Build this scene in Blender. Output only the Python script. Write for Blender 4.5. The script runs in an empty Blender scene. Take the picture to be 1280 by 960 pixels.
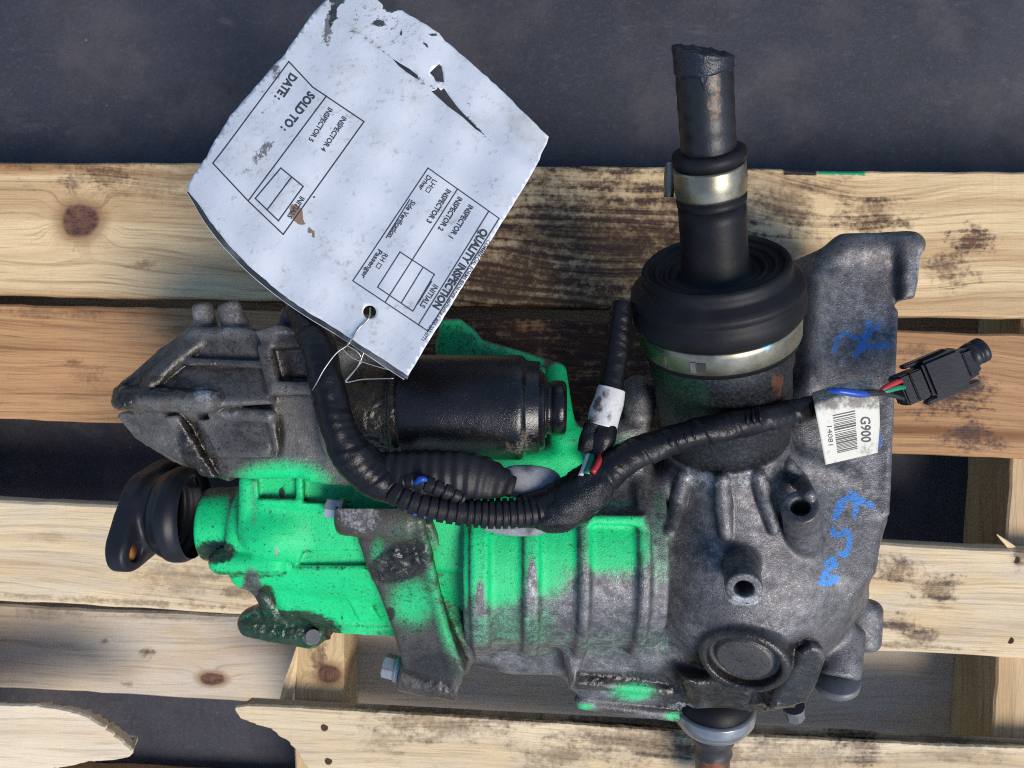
import bpy, bmesh, math, random
import numpy as np
from mathutils import Vector, Matrix
from mathutils.geometry import delaunay_2d_cdt

random.seed(7); np.random.seed(7)
S = bpy.context.scene
COL = S.collection
R = math.radians

# ------------------------------------------------------------------ camera, sky, sun, exposure
CAM_H = 0.75                       # camera height above the pallet deck (deck top is z = 0)
FPX = 1000.0                       # focal length in pixels of the 1280 wide photograph
cam = bpy.data.cameras.new('camera'); camo = bpy.data.objects.new('camera', cam); COL.objects.link(camo)
camo.location = (0, 0, CAM_H)      # looks straight down, picture-up is +Y
cam.sensor_width = 36.0; cam.lens = 36.0 * FPX / 1280.0
cam.clip_start = 0.01; cam.clip_end = 400
cam.dof.use_dof = True; cam.dof.focus_distance = 0.55; cam.dof.aperture_fstop = 11
S.camera = camo

SUN_EL, SUN_AZ = 52.0, -48.0       # azimuth counted from +X, so the light comes from lower right
w = bpy.data.worlds.new('World'); S.world = w; w.use_nodes = True
nt = w.node_tree; bg = nt.nodes['Background']
sky = nt.nodes.new('ShaderNodeTexSky'); sky.sky_type = 'NISHITA'; sky.sun_disc = False
sky.sun_elevation = R(SUN_EL); sky.sun_rotation = R(90.0 - SUN_AZ)
sky.dust_density = 0.3; sky.ozone_density = 3.6
nt.links.new(sky.outputs[0], bg.inputs[0]); bg.inputs[1].default_value = 0.10
sl = bpy.data.lights.new('sun', 'SUN'); so = bpy.data.objects.new('sun', sl); COL.objects.link(so)
sl.energy = 2.3; sl.angle = R(28); sl.color = (1.0, 0.92, 0.82)
sd = Vector((math.cos(R(SUN_AZ)) * math.cos(R(SUN_EL)), math.sin(R(SUN_AZ)) * math.cos(R(SUN_EL)), math.sin(R(SUN_EL))))
so.rotation_euler = sd.to_track_quat('Z', 'Y').to_euler()
so.location = (2, -2, 3)
vs = S.view_settings
vs.view_transform = 'Standard'; vs.look = 'None'; vs.gamma = 1.0; vs.use_curve_mapping = False
vs.exposure = 0.72
S.cycles.filter_width = 1.05; S.cycles.use_denoising = False

# ------------------------------------------------------------------ measuring helpers
def P(px, py, z):
    d = CAM_H - z
    return Vector(((px - 640) * d / FPX, (480 - py) * d / FPX, z))
def RP(r, z): return r * (CAM_H - z) / FPX
def to_px(v):
    d = CAM_H - v[:, 2]
    return v[:, 0] * FPX / d + 640, 480 - v[:, 1] * FPX / d
def sstep(a, b, x):
    t = np.clip((x - a) / (b - a), 0, 1); return t * t * (3 - 2 * t)
def _hash(ix, iy, iz, seed):
    n = (ix * 73856093) ^ (iy * 19349663) ^ (iz * 83492791) ^ (seed * 2654435761)
    n = n & 0xFFFFFFFF
    n = ((n >> 13) ^ n) * 1274126177 & 0xFFFFFFFF
    n = ((n >> 16) ^ n) & 0xFFFF
    return n / 65535.0
def vnoise(p, freq, seed=0):
    q = p * freq; i = np.floor(q).astype(np.int64); f = q - i; f = f * f * (3 - 2 * f)
    out = 0
    for dx in (0, 1):
        for dy in (0, 1):
            for dz in (0, 1):
                wgt = (f[:, 0] if dx else 1 - f[:, 0]) * (f[:, 1] if dy else 1 - f[:, 1]) * (f[:, 2] if dz else 1 - f[:, 2])
                out = out + wgt * _hash(i[:, 0] + dx, i[:, 1] + dy, i[:, 2] + dz, seed)
    return out
def fbm(p, freq, seed=0, octs=4):
    o = 0; a = .5
    for k in range(octs):
        o = o + a * vnoise(p, freq * 2 ** k, seed + k); a *= .5
    return o / (1 - .5 ** octs)

# ------------------------------------------------------------------ object helpers
def empty(name, loc, label, cat, group=None):
    o = bpy.data.objects.new(name, None); COL.objects.link(o); o.location = loc
    o.empty_display_size = .02
    o['label'] = label; o['category'] = cat
    if group: o['group'] = group
    return o
ORG = {}
def origin(o):
    v = Vector((0, 0, 0))
    while o is not None:
        v = v + Vector(o.location); o = o.parent
    return v
def obj(name, verts, faces, mat, parent=None, attrs=None, smooth=True, label=None, kind=None, loc=None):
    """verts are in world coordinates; loc = own origin (world)."""
    me = bpy.data.meshes.new(name)
    v = np.asarray(verts, dtype=np.float64).reshape(-1, 3)
    po = origin(parent) if parent is not None else Vector((0, 0, 0))
    own = Vector(loc) if loc is not None else po
    v = v - np.array(own)
    if isinstance(faces, np.ndarray):
        n = len(faces); k = faces.shape[1]
        me.vertices.add(len(v)); me.vertices.foreach_set('co', v.astype(np.float32).ravel())
        me.loops.add(n * k); me.loops.foreach_set('vertex_index', faces.astype(np.int32).ravel())
        me.polygons.add(n); me.polygons.foreach_set('loop_start', (np.arange(n) * k).astype(np.int32))
        me.update(calc_edges=True); me.validate()
    else:
        me.from_pydata([tuple(x) for x in v], [], faces); me.update()
    if smooth: me.polygons.foreach_set('use_smooth', np.ones(len(me.polygons), dtype=bool))
    for k_, a in (attrs or {}).items():
        at = me.attributes.new(k_, 'FLOAT', 'POINT'); at.data.foreach_set('value', np.asarray(a, dtype=np.float32))
    me.materials.append(mat)
    o = bpy.data.objects.new(name, me); COL.objects.link(o)
    if parent is not None: o.parent = parent
    o.location = own - po
    if label: o['label'] = label
    if kind: o['kind'] = kind
    return o
def bm_obj(name, bm, mat, parent=None, smooth=False, **kw):
    bmesh.ops.recalc_face_normals(bm, faces=bm.faces)
    bm.verts.ensure_lookup_table()
    vs_ = [v.co.copy() for v in bm.verts]; fs = [[v.index for v in f.verts] for f in bm.faces]
    bm.verts.index_update(); fs = [[v.index for v in f.verts] for f in bm.faces]
    o = obj(name, vs_, fs, mat, parent, smooth=smooth, **kw); bm.free(); return o

def frame_from(axis, hint=Vector((0, 0, 1))):
    a = Vector(axis).normalized(); s_ = hint.cross(a)
    if s_.length < 1e-4: s_ = Vector((1, 0, 0)).cross(a)
    s_.normalize(); u = a.cross(s_)
    return a, s_, u
def lathe(a, b, prof, n=72, rfun=None):
    """prof = [(t, radius m)] along a->b (t in 0..1 of the segment)"""
    a = Vector(a); b = Vector(b); ax, s_, u = frame_from(b - a)
    V = []; F = []
    for i, (t, r) in enumerate(prof):
        c = a + (b - a) * t
        for j in range(n):
            th = 2 * math.pi * j / n
            rr = r + (rfun(t, th) if rfun else 0)
            V.append(c + s_ * (math.cos(th) * rr) + u * (math.sin(th) * rr))
    m = len(prof)
    for i in range(m - 1):
        for j in range(n):
            k = (j + 1) % n
            F.append((i * n + j, i * n + k, (i + 1) * n + k, (i + 1) * n + j))
    F.append(tuple(range(n - 1, -1, -1))); F.append(tuple((m - 1) * n + j for j in range(n)))
    return V, F
def spline(pts, n):
    """Catmull-Rom through rows of pts (any width), n samples evenly in parameter"""
    p = np.array(pts, dtype=float); m = len(p)
    q = np.vstack([2 * p[0] - p[1], p, 2 * p[-1] - p[-2]])
    out = []
    for t in np.linspace(0, m - 1, n):
        i = min(int(t), m - 2); f = t - i
        a, b, c, d = q[i], q[i + 1], q[i + 2], q[i + 3]
        out.append(.5 * (2 * b + (c - a) * f + (2 * a - 5 * b + 4 * c - d) * f * f + (3 * b - a - 3 * c + d) * f ** 3))
    return np.array(out)
def tube(pts, n=160, sides=20, rfun=None, flat=1.0, cap=True):
    """pts = [(px, py, z, r_px)]; rfun(s metres, theta) -> added radius in m; flat squashes the section vertically"""
    q = spline(pts, n)
    C = np.array([P(a, b, c) for a, b, c, r in q]); rad = np.array([RP(r, c) for a, b, c, r in q])
    T = np.gradient(C, axis=0); T /= np.linalg.norm(T, axis=1)[:, None]
    seg = np.r_[0, np.cumsum(np.linalg.norm(np.diff(C, axis=0), axis=1))]
    V = []; F = []
    for i in range(n):
        t = T[i]; s_ = np.cross([0, 0, 1], t)
        if np.linalg.norm(s_) < 1e-3: s_ = np.array([1., 0, 0])
        s_ /= np.linalg.norm(s_); u = np.cross(t, s_)
        for j in range(sides):
            th = 2 * math.pi * j / sides
            r = rad[i] + (rfun(seg[i], th) if rfun else 0)
            V.append(C[i] + s_ * math.cos(th) * r + u * math.sin(th) * r * flat)
    for i in range(n - 1):
        for j in range(sides):
            k = (j + 1) % sides
            F.append((i * sides + j, i * sides + k, (i + 1) * sides + k, (i + 1) * sides + j))
    if cap:
        F.append(tuple(range(sides - 1, -1, -1))); F.append(tuple((n - 1) * sides + j for j in range(sides)))
    return V, F

# ------------------------------------------------------------------ signed distance fields -> mesh
class Field:
    def __init__(self, lo, hi, h):
        self.h = h; self.lo = np.array(lo, float)
        n = np.ceil((np.array(hi) - self.lo) / h).astype(int) + 1
        self.ax = [self.lo[i] + h * np.arange(n[i]) for i in range(3)]
        self.F = np.full(n, .03, dtype=np.float32)
    def _sub(self, bb, m):
        sl_ = []
        for i in range(3):
            a = int(np.clip(math.floor((bb[0][i] - m - self.lo[i]) / self.h), 0, self.F.shape[i]))
            b = int(np.clip(math.ceil((bb[1][i] + m - self.lo[i]) / self.h) + 1, 0, self.F.shape[i]))
            sl_.append(slice(a, b))
        X = self.ax[0][sl_[0]][:, None, None]; Y = self.ax[1][sl_[1]][None, :, None]; Z = self.ax[2][sl_[2]][None, None, :]
        return tuple(sl_), X, Y, Z
    def add(self, prim, k=.004):
        fn, bb = prim
        s_, X, Y, Z = self._sub(bb, k + 4 * self.h)
        if 0 in self.F[s_].shape: return
        d = fn(X, Y, Z).astype(np.float32); a = self.F[s_]
        hh = np.maximum(k - np.abs(a - d), 0) / k
        self.F[s_] = np.minimum(a, d) - hh * hh * k * .25
    def cut(self, prim, k=.002):
        fn, bb = prim
        s_, X, Y, Z = self._sub(bb, k + 4 * self.h)
        if 0 in self.F[s_].shape: return
        d = -fn(X, Y, Z).astype(np.float32); a = self.F[s_]
        hh = np.maximum(k - np.abs(a - d), 0) / k
        self.F[s_] = np.maximum(a, d) + hh * hh * k * .25
    def hit(self, px, py):
        for z in np.arange(self.ax[2][-1], self.ax[2][0], -self.h * .5):
            p = P(px, py, z)
            i = [int(round((p[k] - self.lo[k]) / self.h)) for k in range(3)]
            if all(0 <= i[k] < self.F.shape[k] for k in range(3)) and self.F[tuple(i)] < 0: return p
        return P(px, py, self.ax[2][0])
    def mesh(self):
        F = self.F; neg = F < 0; nx, ny, nz = F.shape
        c = np.zeros((nx - 1, ny - 1, nz - 1), dtype=np.uint8)
        for a in (0, 1):
            for b in (0, 1):
                for d in (0, 1):
                    c += neg[a:nx - 1 + a, b:ny - 1 + b, d:nz - 1 + d]
        act = (c > 0) & (c < 8)
        idx = np.argwhere(act); vid = np.full(act.shape, -1, dtype=np.int32); vid[act] = np.arange(len(idx))
        corner = {}
        for a in (0, 1):
            for b in (0, 1):
                for d in (0, 1):
                    corner[(a, b, d)] = F[idx[:, 0] + a, idx[:, 1] + b, idx[:, 2] + d]
        acc = np.zeros((len(idx), 3)); cnt = np.zeros(len(idx))
        for ka in corner:
            for ax in range(3):
                if ka[ax] == 0:
                    kb = list(ka); kb[ax] = 1; kb = tuple(kb)
                    fa, fb = corner[ka], corner[kb]; m = (fa < 0) != (fb < 0)
                    t = np.where(m, fa / np.where(m, fa - fb, 1), 0)
                    p = np.tile(np.array(ka, float), (len(idx), 1)); p[:, ax] += t
                    acc += p * m[:, None]; cnt += m
        V = self.lo + self.h * (idx + acc / cnt[:, None])
        quads = []
        for ax in range(3):
            s0 = [slice(1, -1)] * 3; s1 = [slice(1, -1)] * 3
            s0[ax] = slice(0, F.shape[ax] - 1); s1[ax] = slice(1, F.shape[ax])
            a = neg[tuple(s0)]; b = neg[tuple(s1)]
            e = np.argwhere(a != b)
            if not len(e): continue
            flip = a[tuple(e.T)]
            off = e.copy()
            o1, o2 = [(1, 2), (2, 0), (0, 1)][ax]
            for o_ in (o1, o2): off[:, o_] += 1
            def cell(d1, d2):
                q = off.copy(); q[:, o1] += d1; q[:, o2] += d2
                return vid[q[:, 0], q[:, 1], q[:, 2]]
            q4 = np.stack([cell(-1, -1), cell(0, -1), cell(0, 0), cell(-1, 0)], 1)
            q4[~flip] = q4[~flip][:, ::-1]
            quads.append(q4)
        Q = np.vstack(quads); Q = Q[(Q >= 0).all(1)]
        return V, Q
def poly_sdf(X, Y, poly):
    px = X[:, :, 0] + 0 * Y[:, :, 0]; py = Y[:, :, 0] + 0 * X[:, :, 0]
    d = np.full(px.shape, 1e9); s_ = np.ones(px.shape)
    n = len(poly); j = n - 1
    for i in range(n):
        xi, yi = poly[i]; xj, yj = poly[j]
        ex, ey = xj - xi, yj - yi; wx, wy = px - xi, py - yi
        t = np.clip((wx * ex + wy * ey) / (ex * ex + ey * ey + 1e-18), 0, 1)
        bx, by = wx - ex * t, wy - ey * t; d = np.minimum(d, bx * bx + by * by)
        c1 = py >= yi; c2 = py < yj; c3 = ex * wy > ey * wx
        fl = (c1 & c2 & c3) | (~c1 & ~c2 & ~c3); s_ = np.where(fl, -s_, s_); j = i
    return (s_ * np.sqrt(d))[:, :, None]
def prism(poly, zb, zt, zref=None, r=.004, draft=0.0):
    """poly in pixels at height zref; zt = number or three (px,py,z) points of a sloping top"""
    if isinstance(zt, (int, float)):
        A, B, C = 0.0, 0.0, float(zt); zmax = zt
    else:
        q = [P(*t) for t in zt]
        M = np.array([[v.x, v.y, 1] for v in q]); A, B, C = np.linalg.solve(M, np.array([v.z for v in q])); zmax = max(v.z for v in q) + .03
    zr = zref if zref is not None else (C if isinstance(zt, (int, float)) else sum(t[2] for t in zt) / 3)
    W = [tuple(P(a, b, zr))[:2] for a, b in poly]
    g = 1 / math.sqrt(1 + A * A + B * B)
    def fn(X, Y, Z):
        d2 = poly_sdf(X, Y, W); top = A * X + B * Y + C
        d2 = d2 - draft * np.maximum(top - Z, 0)
        dz = np.maximum((Z - top) * g, zb - Z)
        a = d2 + r; b = dz + r
        return np.minimum(np.maximum(a, b), 0) + np.sqrt(np.maximum(a, 0) ** 2 + np.maximum(b, 0) ** 2) - r
    xs = [p[0] for p in W]; ys = [p[1] for p in W]; e = draft * (zmax - zb)
    return fn, ((min(xs) - e, min(ys) - e, zb), (max(xs) + e, max(ys) + e, zmax))
def cone(a, b, ra, rb):
    """round cone / capsule, world points, metres"""
    a = Vector(a); b = Vector(b); e = b - a; L2 = e.length_squared
    def fn(X, Y, Z):
        t = np.clip(((X - a.x) * e.x + (Y - a.y) * e.y + (Z - a.z) * e.z) / L2, 0, 1)
        return np.sqrt((X - a.x - e.x * t) ** 2 + (Y - a.y - e.y * t) ** 2 + (Z - a.z - e.z * t) ** 2) - (ra + (rb - ra) * t)
    m = max(ra, rb)
    return fn, (tuple(min(a[i], b[i]) - m for i in range(3)), tuple(max(a[i], b[i]) + m for i in range(3)))
def cyl(a, b, ra, rb=None, r=.002):
    """capped cylinder or cone with rounded rims"""
    rb = ra if rb is None else rb
    a = Vector(a); b = Vector(b); e = b - a; L = e.length; u = e / L
    def fn(X, Y, Z):
        s_ = (X - a.x) * u.x + (Y - a.y) * u.y + (Z - a.z) * u.z
        rr = np.sqrt(np.maximum((X - a.x) ** 2 + (Y - a.y) ** 2 + (Z - a.z) ** 2 - s_ * s_, 0))
        d1 = rr - (ra + (rb - ra) * np.clip(s_ / L, 0, 1)) + r; d2 = np.abs(s_ - L / 2) - L / 2 + r
        return np.minimum(np.maximum(d1, d2), 0) + np.sqrt(np.maximum(d1, 0) ** 2 + np.maximum(d2, 0) ** 2) - r
    m = max(ra, rb)
    return fn, (tuple(min(a[i], b[i]) - m for i in range(3)), tuple(max(a[i], b[i]) + m for i in range(3)))
def ellipsoid(c, rad):
    c = Vector(c)
    def fn(X, Y, Z):
        k0 = np.sqrt(((X - c.x) / rad[0]) ** 2 + ((Y - c.y) / rad[1]) ** 2 + ((Z - c.z) / rad[2]) ** 2)
        k1 = np.sqrt(((X - c.x) / rad[0] ** 2) ** 2 + ((Y - c.y) / rad[1] ** 2) ** 2 + ((Z - c.z) / rad[2] ** 2) ** 2)
        return k0 * (k0 - 1) / np.maximum(k1, 1e-6)
    return fn, (tuple(c[i] - rad[i] for i in range(3)), tuple(c[i] + rad[i] for i in range(3)))

# ------------------------------------------------------------------ material helpers
class E:
    """tiny expression wrapper: arithmetic on sockets builds Math nodes"""
    T = None
    def __init__(s, v): s.v = v
    def _op(a, op, b=None, c=None, clamp=False):
        n = E.T.nodes.new('ShaderNodeMath'); n.operation = op; n.use_clamp = clamp
        for i, x in enumerate((a, b, c)):
            if x is None: continue
            x = x.v if isinstance(x, E) else x
            if isinstance(x, (int, float)): n.inputs[i].default_value = x
            else: E.T.links.new(x, n.inputs[i])
        return E(n.outputs[0])
    def __add__(a, b): return E._op(a, 'ADD', b)
    __radd__ = __add__
    def __sub__(a, b): return E._op(a, 'SUBTRACT', b)
    def __rsub__(a, b): return E._op(E(b), 'SUBTRACT', a)
    def __mul__(a, b): return E._op(a, 'MULTIPLY', b)
    __rmul__ = __mul__
    def __truediv__(a, b): return E._op(a, 'DIVIDE', b)
    def abs(a): return E._op(a, 'ABSOLUTE')
    def sqrt(a): return E._op(a, 'SQRT')
    def sin(a): return E._op(a, 'SINE')
    def pow(a, b): return E._op(a, 'POWER', b)
    def max(a, b): return E._op(a, 'MAXIMUM', b)
    def min(a, b): return E._op(a, 'MINIMUM', b)
    def clamp(a): return E._op(a, 'ADD', 0.0, clamp=True)
    def step(a, lo, hi):
        n = E.T.nodes.new('ShaderNodeMapRange'); n.interpolation_type = 'SMOOTHSTEP'
        E.T.links.new(a.v, n.inputs[0]); n.inputs[1].default_value = lo; n.inputs[2].default_value = hi
        return E(n.outputs[0])
def new_mat(name):
    m = bpy.data.materials.new(name); m.use_nodes = True
    E.T = m.node_tree
    return m, m.node_tree.nodes['Principled BSDF']
def link(a, b): E.T.links.new(a.v if isinstance(a, E) else a, b)
def texco(kind='Object'):
    n = E.T.nodes.new('ShaderNodeTexCoord'); return n.outputs[kind]
def sep(v):
    n = E.T.nodes.new('ShaderNodeSeparateXYZ'); link(v, n.inputs[0]); return [E(n.outputs[i]) for i in range(3)]
def comb(x, y, z):
    n = E.T.nodes.new('ShaderNodeCombineXYZ')
    for i, q in enumerate((x, y, z)):
        if isinstance(q, (int, float)): n.inputs[i].default_value = q
        else: link(q, n.inputs[i])
    return n.outputs[0]
def noise(v, scale, detail=4, rough=.55, dist=0.0):
    n = E.T.nodes.new('ShaderNodeTexNoise'); link(v, n.inputs['Vector'])
    n.inputs['Scale'].default_value = scale; n.inputs['Detail'].default_value = detail
    n.inputs['Roughness'].default_value = rough; n.inputs['Distortion'].default_value = dist
    return E(n.outputs[0])
def voro(v, scale, feature='F1'):
    n = E.T.nodes.new('ShaderNodeTexVoronoi'); link(v, n.inputs['Vector']); n.inputs['Scale'].default_value = scale; n.feature = feature
    return E(n.outputs[0])
def mapping(v, sc, loc=(0, 0, 0)):
    n = E.T.nodes.new('ShaderNodeMapping'); link(v, n.inputs[0]); n.inputs['Scale'].default_value = sc; n.inputs['Location'].default_value = loc
    return n.outputs[0]
def attr(name):
    n = E.T.nodes.new('ShaderNodeAttribute'); n.attribute_name = name; return E(n.outputs['Fac'])
def mix(f, a, b):
    n = E.T.nodes.new('ShaderNodeMix'); n.data_type = 'RGBA'
    if isinstance(f, (int, float)): n.inputs[0].default_value = f
    else: link(f, n.inputs[0])
    for i, q in ((6, a), (7, b)):
        if isinstance(q, tuple): n.inputs[i].default_value = (*q[:3], 1)
        else: link(q, n.inputs[i])
    return n.outputs[2]
def mixf(f, a, b): return (b - a) * f + a if isinstance(f, E) else a
def bump(h, strength, dist, nrm=None):
    n = E.T.nodes.new('ShaderNodeBump'); link(h, n.inputs['Height']); n.inputs['Strength'].default_value = strength
    n.inputs['Distance'].default_value = dist
    if nrm is not None: link(nrm, n.inputs['Normal'])
    return n.outputs[0]
def simple(name, col, rough=.5, metal=0.0, var=.25, nscale=120, bmp=.15, dust=None, coat=0.0, spec=.5):
    m, b = new_mat(name); o = texco(); n1 = noise(o, nscale, 5); n2 = noise(o, nscale * .17, 4)
    c = mix(n1, tuple(x * (1 - var) for x in col), tuple(x * (1 + var) for x in col))
    if dust: c = mix(n2.step(.48, .72) * dust[1], c, dust[0])
    link(c, b.inputs['Base Color'])
    link(n2 * .3 + (rough - .15), b.inputs['Roughness']); b.inputs['Metallic'].default_value = metal
    b.inputs['Coat Weight'].default_value = coat; b.inputs['Specular IOR Level'].default_value = spec
    link(bump(noise(o, nscale * 5, 3), bmp, .0006), b.inputs['Normal'])
    return m

GREEN = (0.0, 0.66, 0.215)
def casting(name, base=(.195, .192, .198), metal=.55, gs=1.0, gtone=1.0):
    m, b = new_mat(name); o = texco()
    big = noise(o, 22, 5, .6); mid = noise(o, 110, 6, .65); fine = noise(o, 1050, 3, .6); grit = noise(o, 380, 5, .75)
    bigc = (big - .5) * 2.0; midc = (mid - .5) * 2.0; finec = (fine - .5) * 2.2; gritc = (grit - .5) * 2.0
    c = mix((mid * .6 + grit * .4).step(.36, .66), tuple(x * .36 for x in base), tuple(x * 1.20 for x in base))
    c = mix(big.step(.42, .68) * .6, c, tuple(x * q for x, q in zip(base, (.50, .48, .47))))
    c = mix(fine.step(.55, .70) * grit.step(.40, .58) * mid.step(.40, .62) * .85, c, tuple(min(1, x * 3.6) for x in base))  # pale flecks put metallic sparkle into the base colour
    c = mix(grit.step(.57, .66) * .75, c, (.014, .014, .015))
    # sprayed green paint: a mist of droplets that closes up where the spray was heaviest
    p = attr('paint'); pm = (p * 1.12 + finec * .36 + gritc * .28 + midc * .22).step(.22, .80)
    gcol = mix(mid.step(.3, .75), tuple(x * .80 for x in GREEN), tuple(x * 1.10 for x in GREEN))
    gcol = mix((big * .6 + mid * .4).step(.40, .62) * .55, gcol, tuple(x * .72 for x in GREEN))
    gcol = mix(grit.step(.565, .65) * .8, gcol, (.012, .075, .04))
    gcol = mix(fine.step(.64, .72) * .5, gcol, (.03, .60, .33))
    c = mix(pm, c, gcol)
    # oily dirt
    g = attr('grime'); gm = (g + midc * .55 + gritc * .45 + bigc * .25).step(.30, .78)
    gcol2 = mix(mid.step(.35, .65), tuple(q * gtone for q in (.004, .0037, .0034)), tuple(q * gtone for q in (.022, .017, .011)))
    gcol2 = mix(fine.step(.60, .70) * grit.step(.46, .56) * .6, gcol2, (.17, .165, .15))
    c = mix(gm * .95, c, gcol2)
    # blue crayon marks
    ch = attr('chalk'); cm = (ch + finec * .55 + gritc * .45 + midc * .2).step(.40, .72)
    c = mix(cm * .74, c, (.02, .22, .62))
    # bare worn metal, painted-in highlights, and rust
    wr = attr('wear_highlight'); wm = (wr + gritc * .6 + midc * .5).step(.40, .85); c = mix(wm * .75, c, (.40, .41, .43))
    rs = attr('rust'); rm = (rs + gritc * .5 + midc * .5).step(.40, .9); c = mix(rm * .7, c, (.11, .022, .012))
    link(c, b.inputs['Base Color'])
    link((1.0 - pm) * (1.0 - gm) * metal, b.inputs['Metallic'])
    rough = mixf(gm, mixf(pm, noise(o, 60, 4) * .30 + .30, .45), mid * .40 + .06)
    link(rough, b.inputs['Roughness'])
    h = fine * .40 + grit * .55 + mid * .30
    nb = bump(h * (1.0 - gm * .75), .75 * gs, .0011)
    nb = bump(noise(o, 230, 4, .65) * gm, .42, .0022, nb)
    link(nb, b.inputs['Normal'])
    return m

def wood(name, light=(.60, .44, .24), dark=(.34, .19, .075), seed=0, knots=(), stains=(), dirt=.35, dirtcol=(.022, .019, .021),
         grain=55, waver=.012, blobs=(), wash=.0):
    """local X runs along the plank. knots (x,y,rx,ry); stains (x,y,rx,ry,strength); blobs (x,y,rx,ry,colour)"""
    m, b = new_mat(name); o = mapping(texco(), (1, 1, 1), (seed * 3.17, 0, 0)); x, y, z = sep(o)
    x0 = x - seed * 3.17
    lf = noise(comb(x * 2.4, y * 5, seed * 1.7), 1, 2, .5) - .5
    v = y + lf * waver * 6 + z * .5
    ring_k = None; kin = None
    for (kx, ky, rx, ry) in knots:
        dx = (x0 - kx) / rx; dy = (y - ky) / ry; d = (dx * dx + dy * dy).sqrt() + (noise(o, 45, 4) - .5) * .7
        f = (1.0 - d.step(1.0, 3.2)); v = v + ((dy / (dy.abs() + .45)) * (f * f * (ry * 1.6)))
        rk = d.step(1.15, .85); kin = rk if kin is None else kin.max(rk)
        hal = d.step(1.9, 1.0); ring_k = hal if ring_k is None else ring_k.max(hal)
    g1 = noise(comb(x * 1.3, v * grain, seed), 1, 3, .5)
    g2 = noise(comb(x * 5, v * grain * 6, seed + 4.), 1, 4, .6)
    g3 = noise(comb(x * 26, y * 1500, z * 900), 1, 2, .6)
    ringl = g1.step(.42, .66)
    lw = ((v * (grain * 4.2) + (noise(comb(x * 1.8, v * 9, seed + 2.), 1, 2, .5) - .5) * 9).sin() * .5 + .5).pow(7.0)
    lw = lw * noise(comb(x * 1.1, v * 16, seed + 7.), 1, 2, .5).step(.36, .60)
    c = mix((ringl * .48 + lw * .62).clamp(), light, dark)
    c = mix(g2.step(.51, .66) * .50, c, tuple(q * .62 for q in dark))
    c = mix(g3.step(.45, .75) * .38, c, tuple(q * .55 for q in dark))
    tone = noise(mapping(o, (1, 3, 1)), 5, 3); c = mix(tone.step(.4, .75) * .35, c, tuple(q * .72 for q in light))
    if wash: c = mix((noise(mapping(o, (2, 6, 2)), 7, 4)).step(.35, .65) * wash, c, (.50, .47, .42))
    if kin is not None:
        c = mix(ring_k * .7, c, (.24, .115, .045))
        c = mix(kin * .95, c, mix(noise(mapping(o, (1, 1.6, 1)), 120, 6, .7).step(.32, .68), (.040, .020, .018), (.19, .085, .055)))
    # dirt and oil
    sp = noise(mapping(o, (1, 1.6, 1)), 42, 8, .68); sp2 = noise(mapping(o, (1, 2.2, 1)), 9, 5, .6); sp3 = noise(o, 210, 4, .7)
    dm = (sp.step(.54, .68) * sp2.step(.50, .66)) * dirt
    for (sx, sy, rx, ry, st) in stains:
        dx = (x0 - sx) / rx; dy = (y - sy) / ry; d = (dx * dx + dy * dy).sqrt()
        q = ((1.0 - d) * .9 + (sp - .5) * 2.6 + (sp3 - .5) * 1.1 + (g2 - .5) * .8).step(-.05, .75) * st
        dm = dm.max(q)
    dm = (dm * ((sp3 - .5) * 1.2 + (g2 - .5) * 1.3 + .86)).clamp()
    wet = E.T.nodes.new('ShaderNodeMix'); wet.data_type = 'RGBA'; wet.blend_type = 'MULTIPLY'; wet.inputs[0].default_value = 1.0
    link(c, wet.inputs[6]); wet.inputs[7].default_value = (.23, .155, .115, 1)
    c = mix(dm.clamp(), c, mix((sp * .5 + g2 * .5).step(.44, .60) * .62, wet.outputs[2], dirtcol))
    c = mix((sp3.step(.60, .72) * sp.step(.45, .6)) * .45 * dirt, c, (.06, .05, .045))
    for (sx, sy, rx, ry, colr) in blobs:
        dx = (x0 - sx) / rx; dy = (y - sy) / ry; d = (dx.abs()).max(dy.abs())
        q = ((1.0 - d) * 2.0 + (sp3 - .5) * 1.2).step(.0, .35); c = mix(q, c, colr)
    g4 = noise(comb(x * 9, v * grain * 15, seed + 9.), 1, 3, .65); c = mix(g4.step(.56, .66) * .42, c, tuple(q * .50 for q in dark))
    sc = noise(comb(x * 330, y * 7, seed), 1, 2, .5); c = mix(sc.step(.58, .72) * .07, c, tuple(q * .6 for q in dark))
    fl = noise(mapping(o, (1, 4, 1)), 300, 3, .7); c = mix(fl.step(.60, .70) * .35, c, tuple(q * .45 for q in dark))
    link(c, b.inputs['Base Color']); link(mixf(dm.clamp(), E(sp2.v) * .15 + .62, .5), b.inputs['Roughness'])
    b.inputs['Specular IOR Level'].default_value = .3
    h = g3 * .45 + g2 * .45 - ringl * .15 + sp3 * .25 - g4 * .3
    link(bump(h, .7, .0014), b.inputs['Normal'])
    return m

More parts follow.
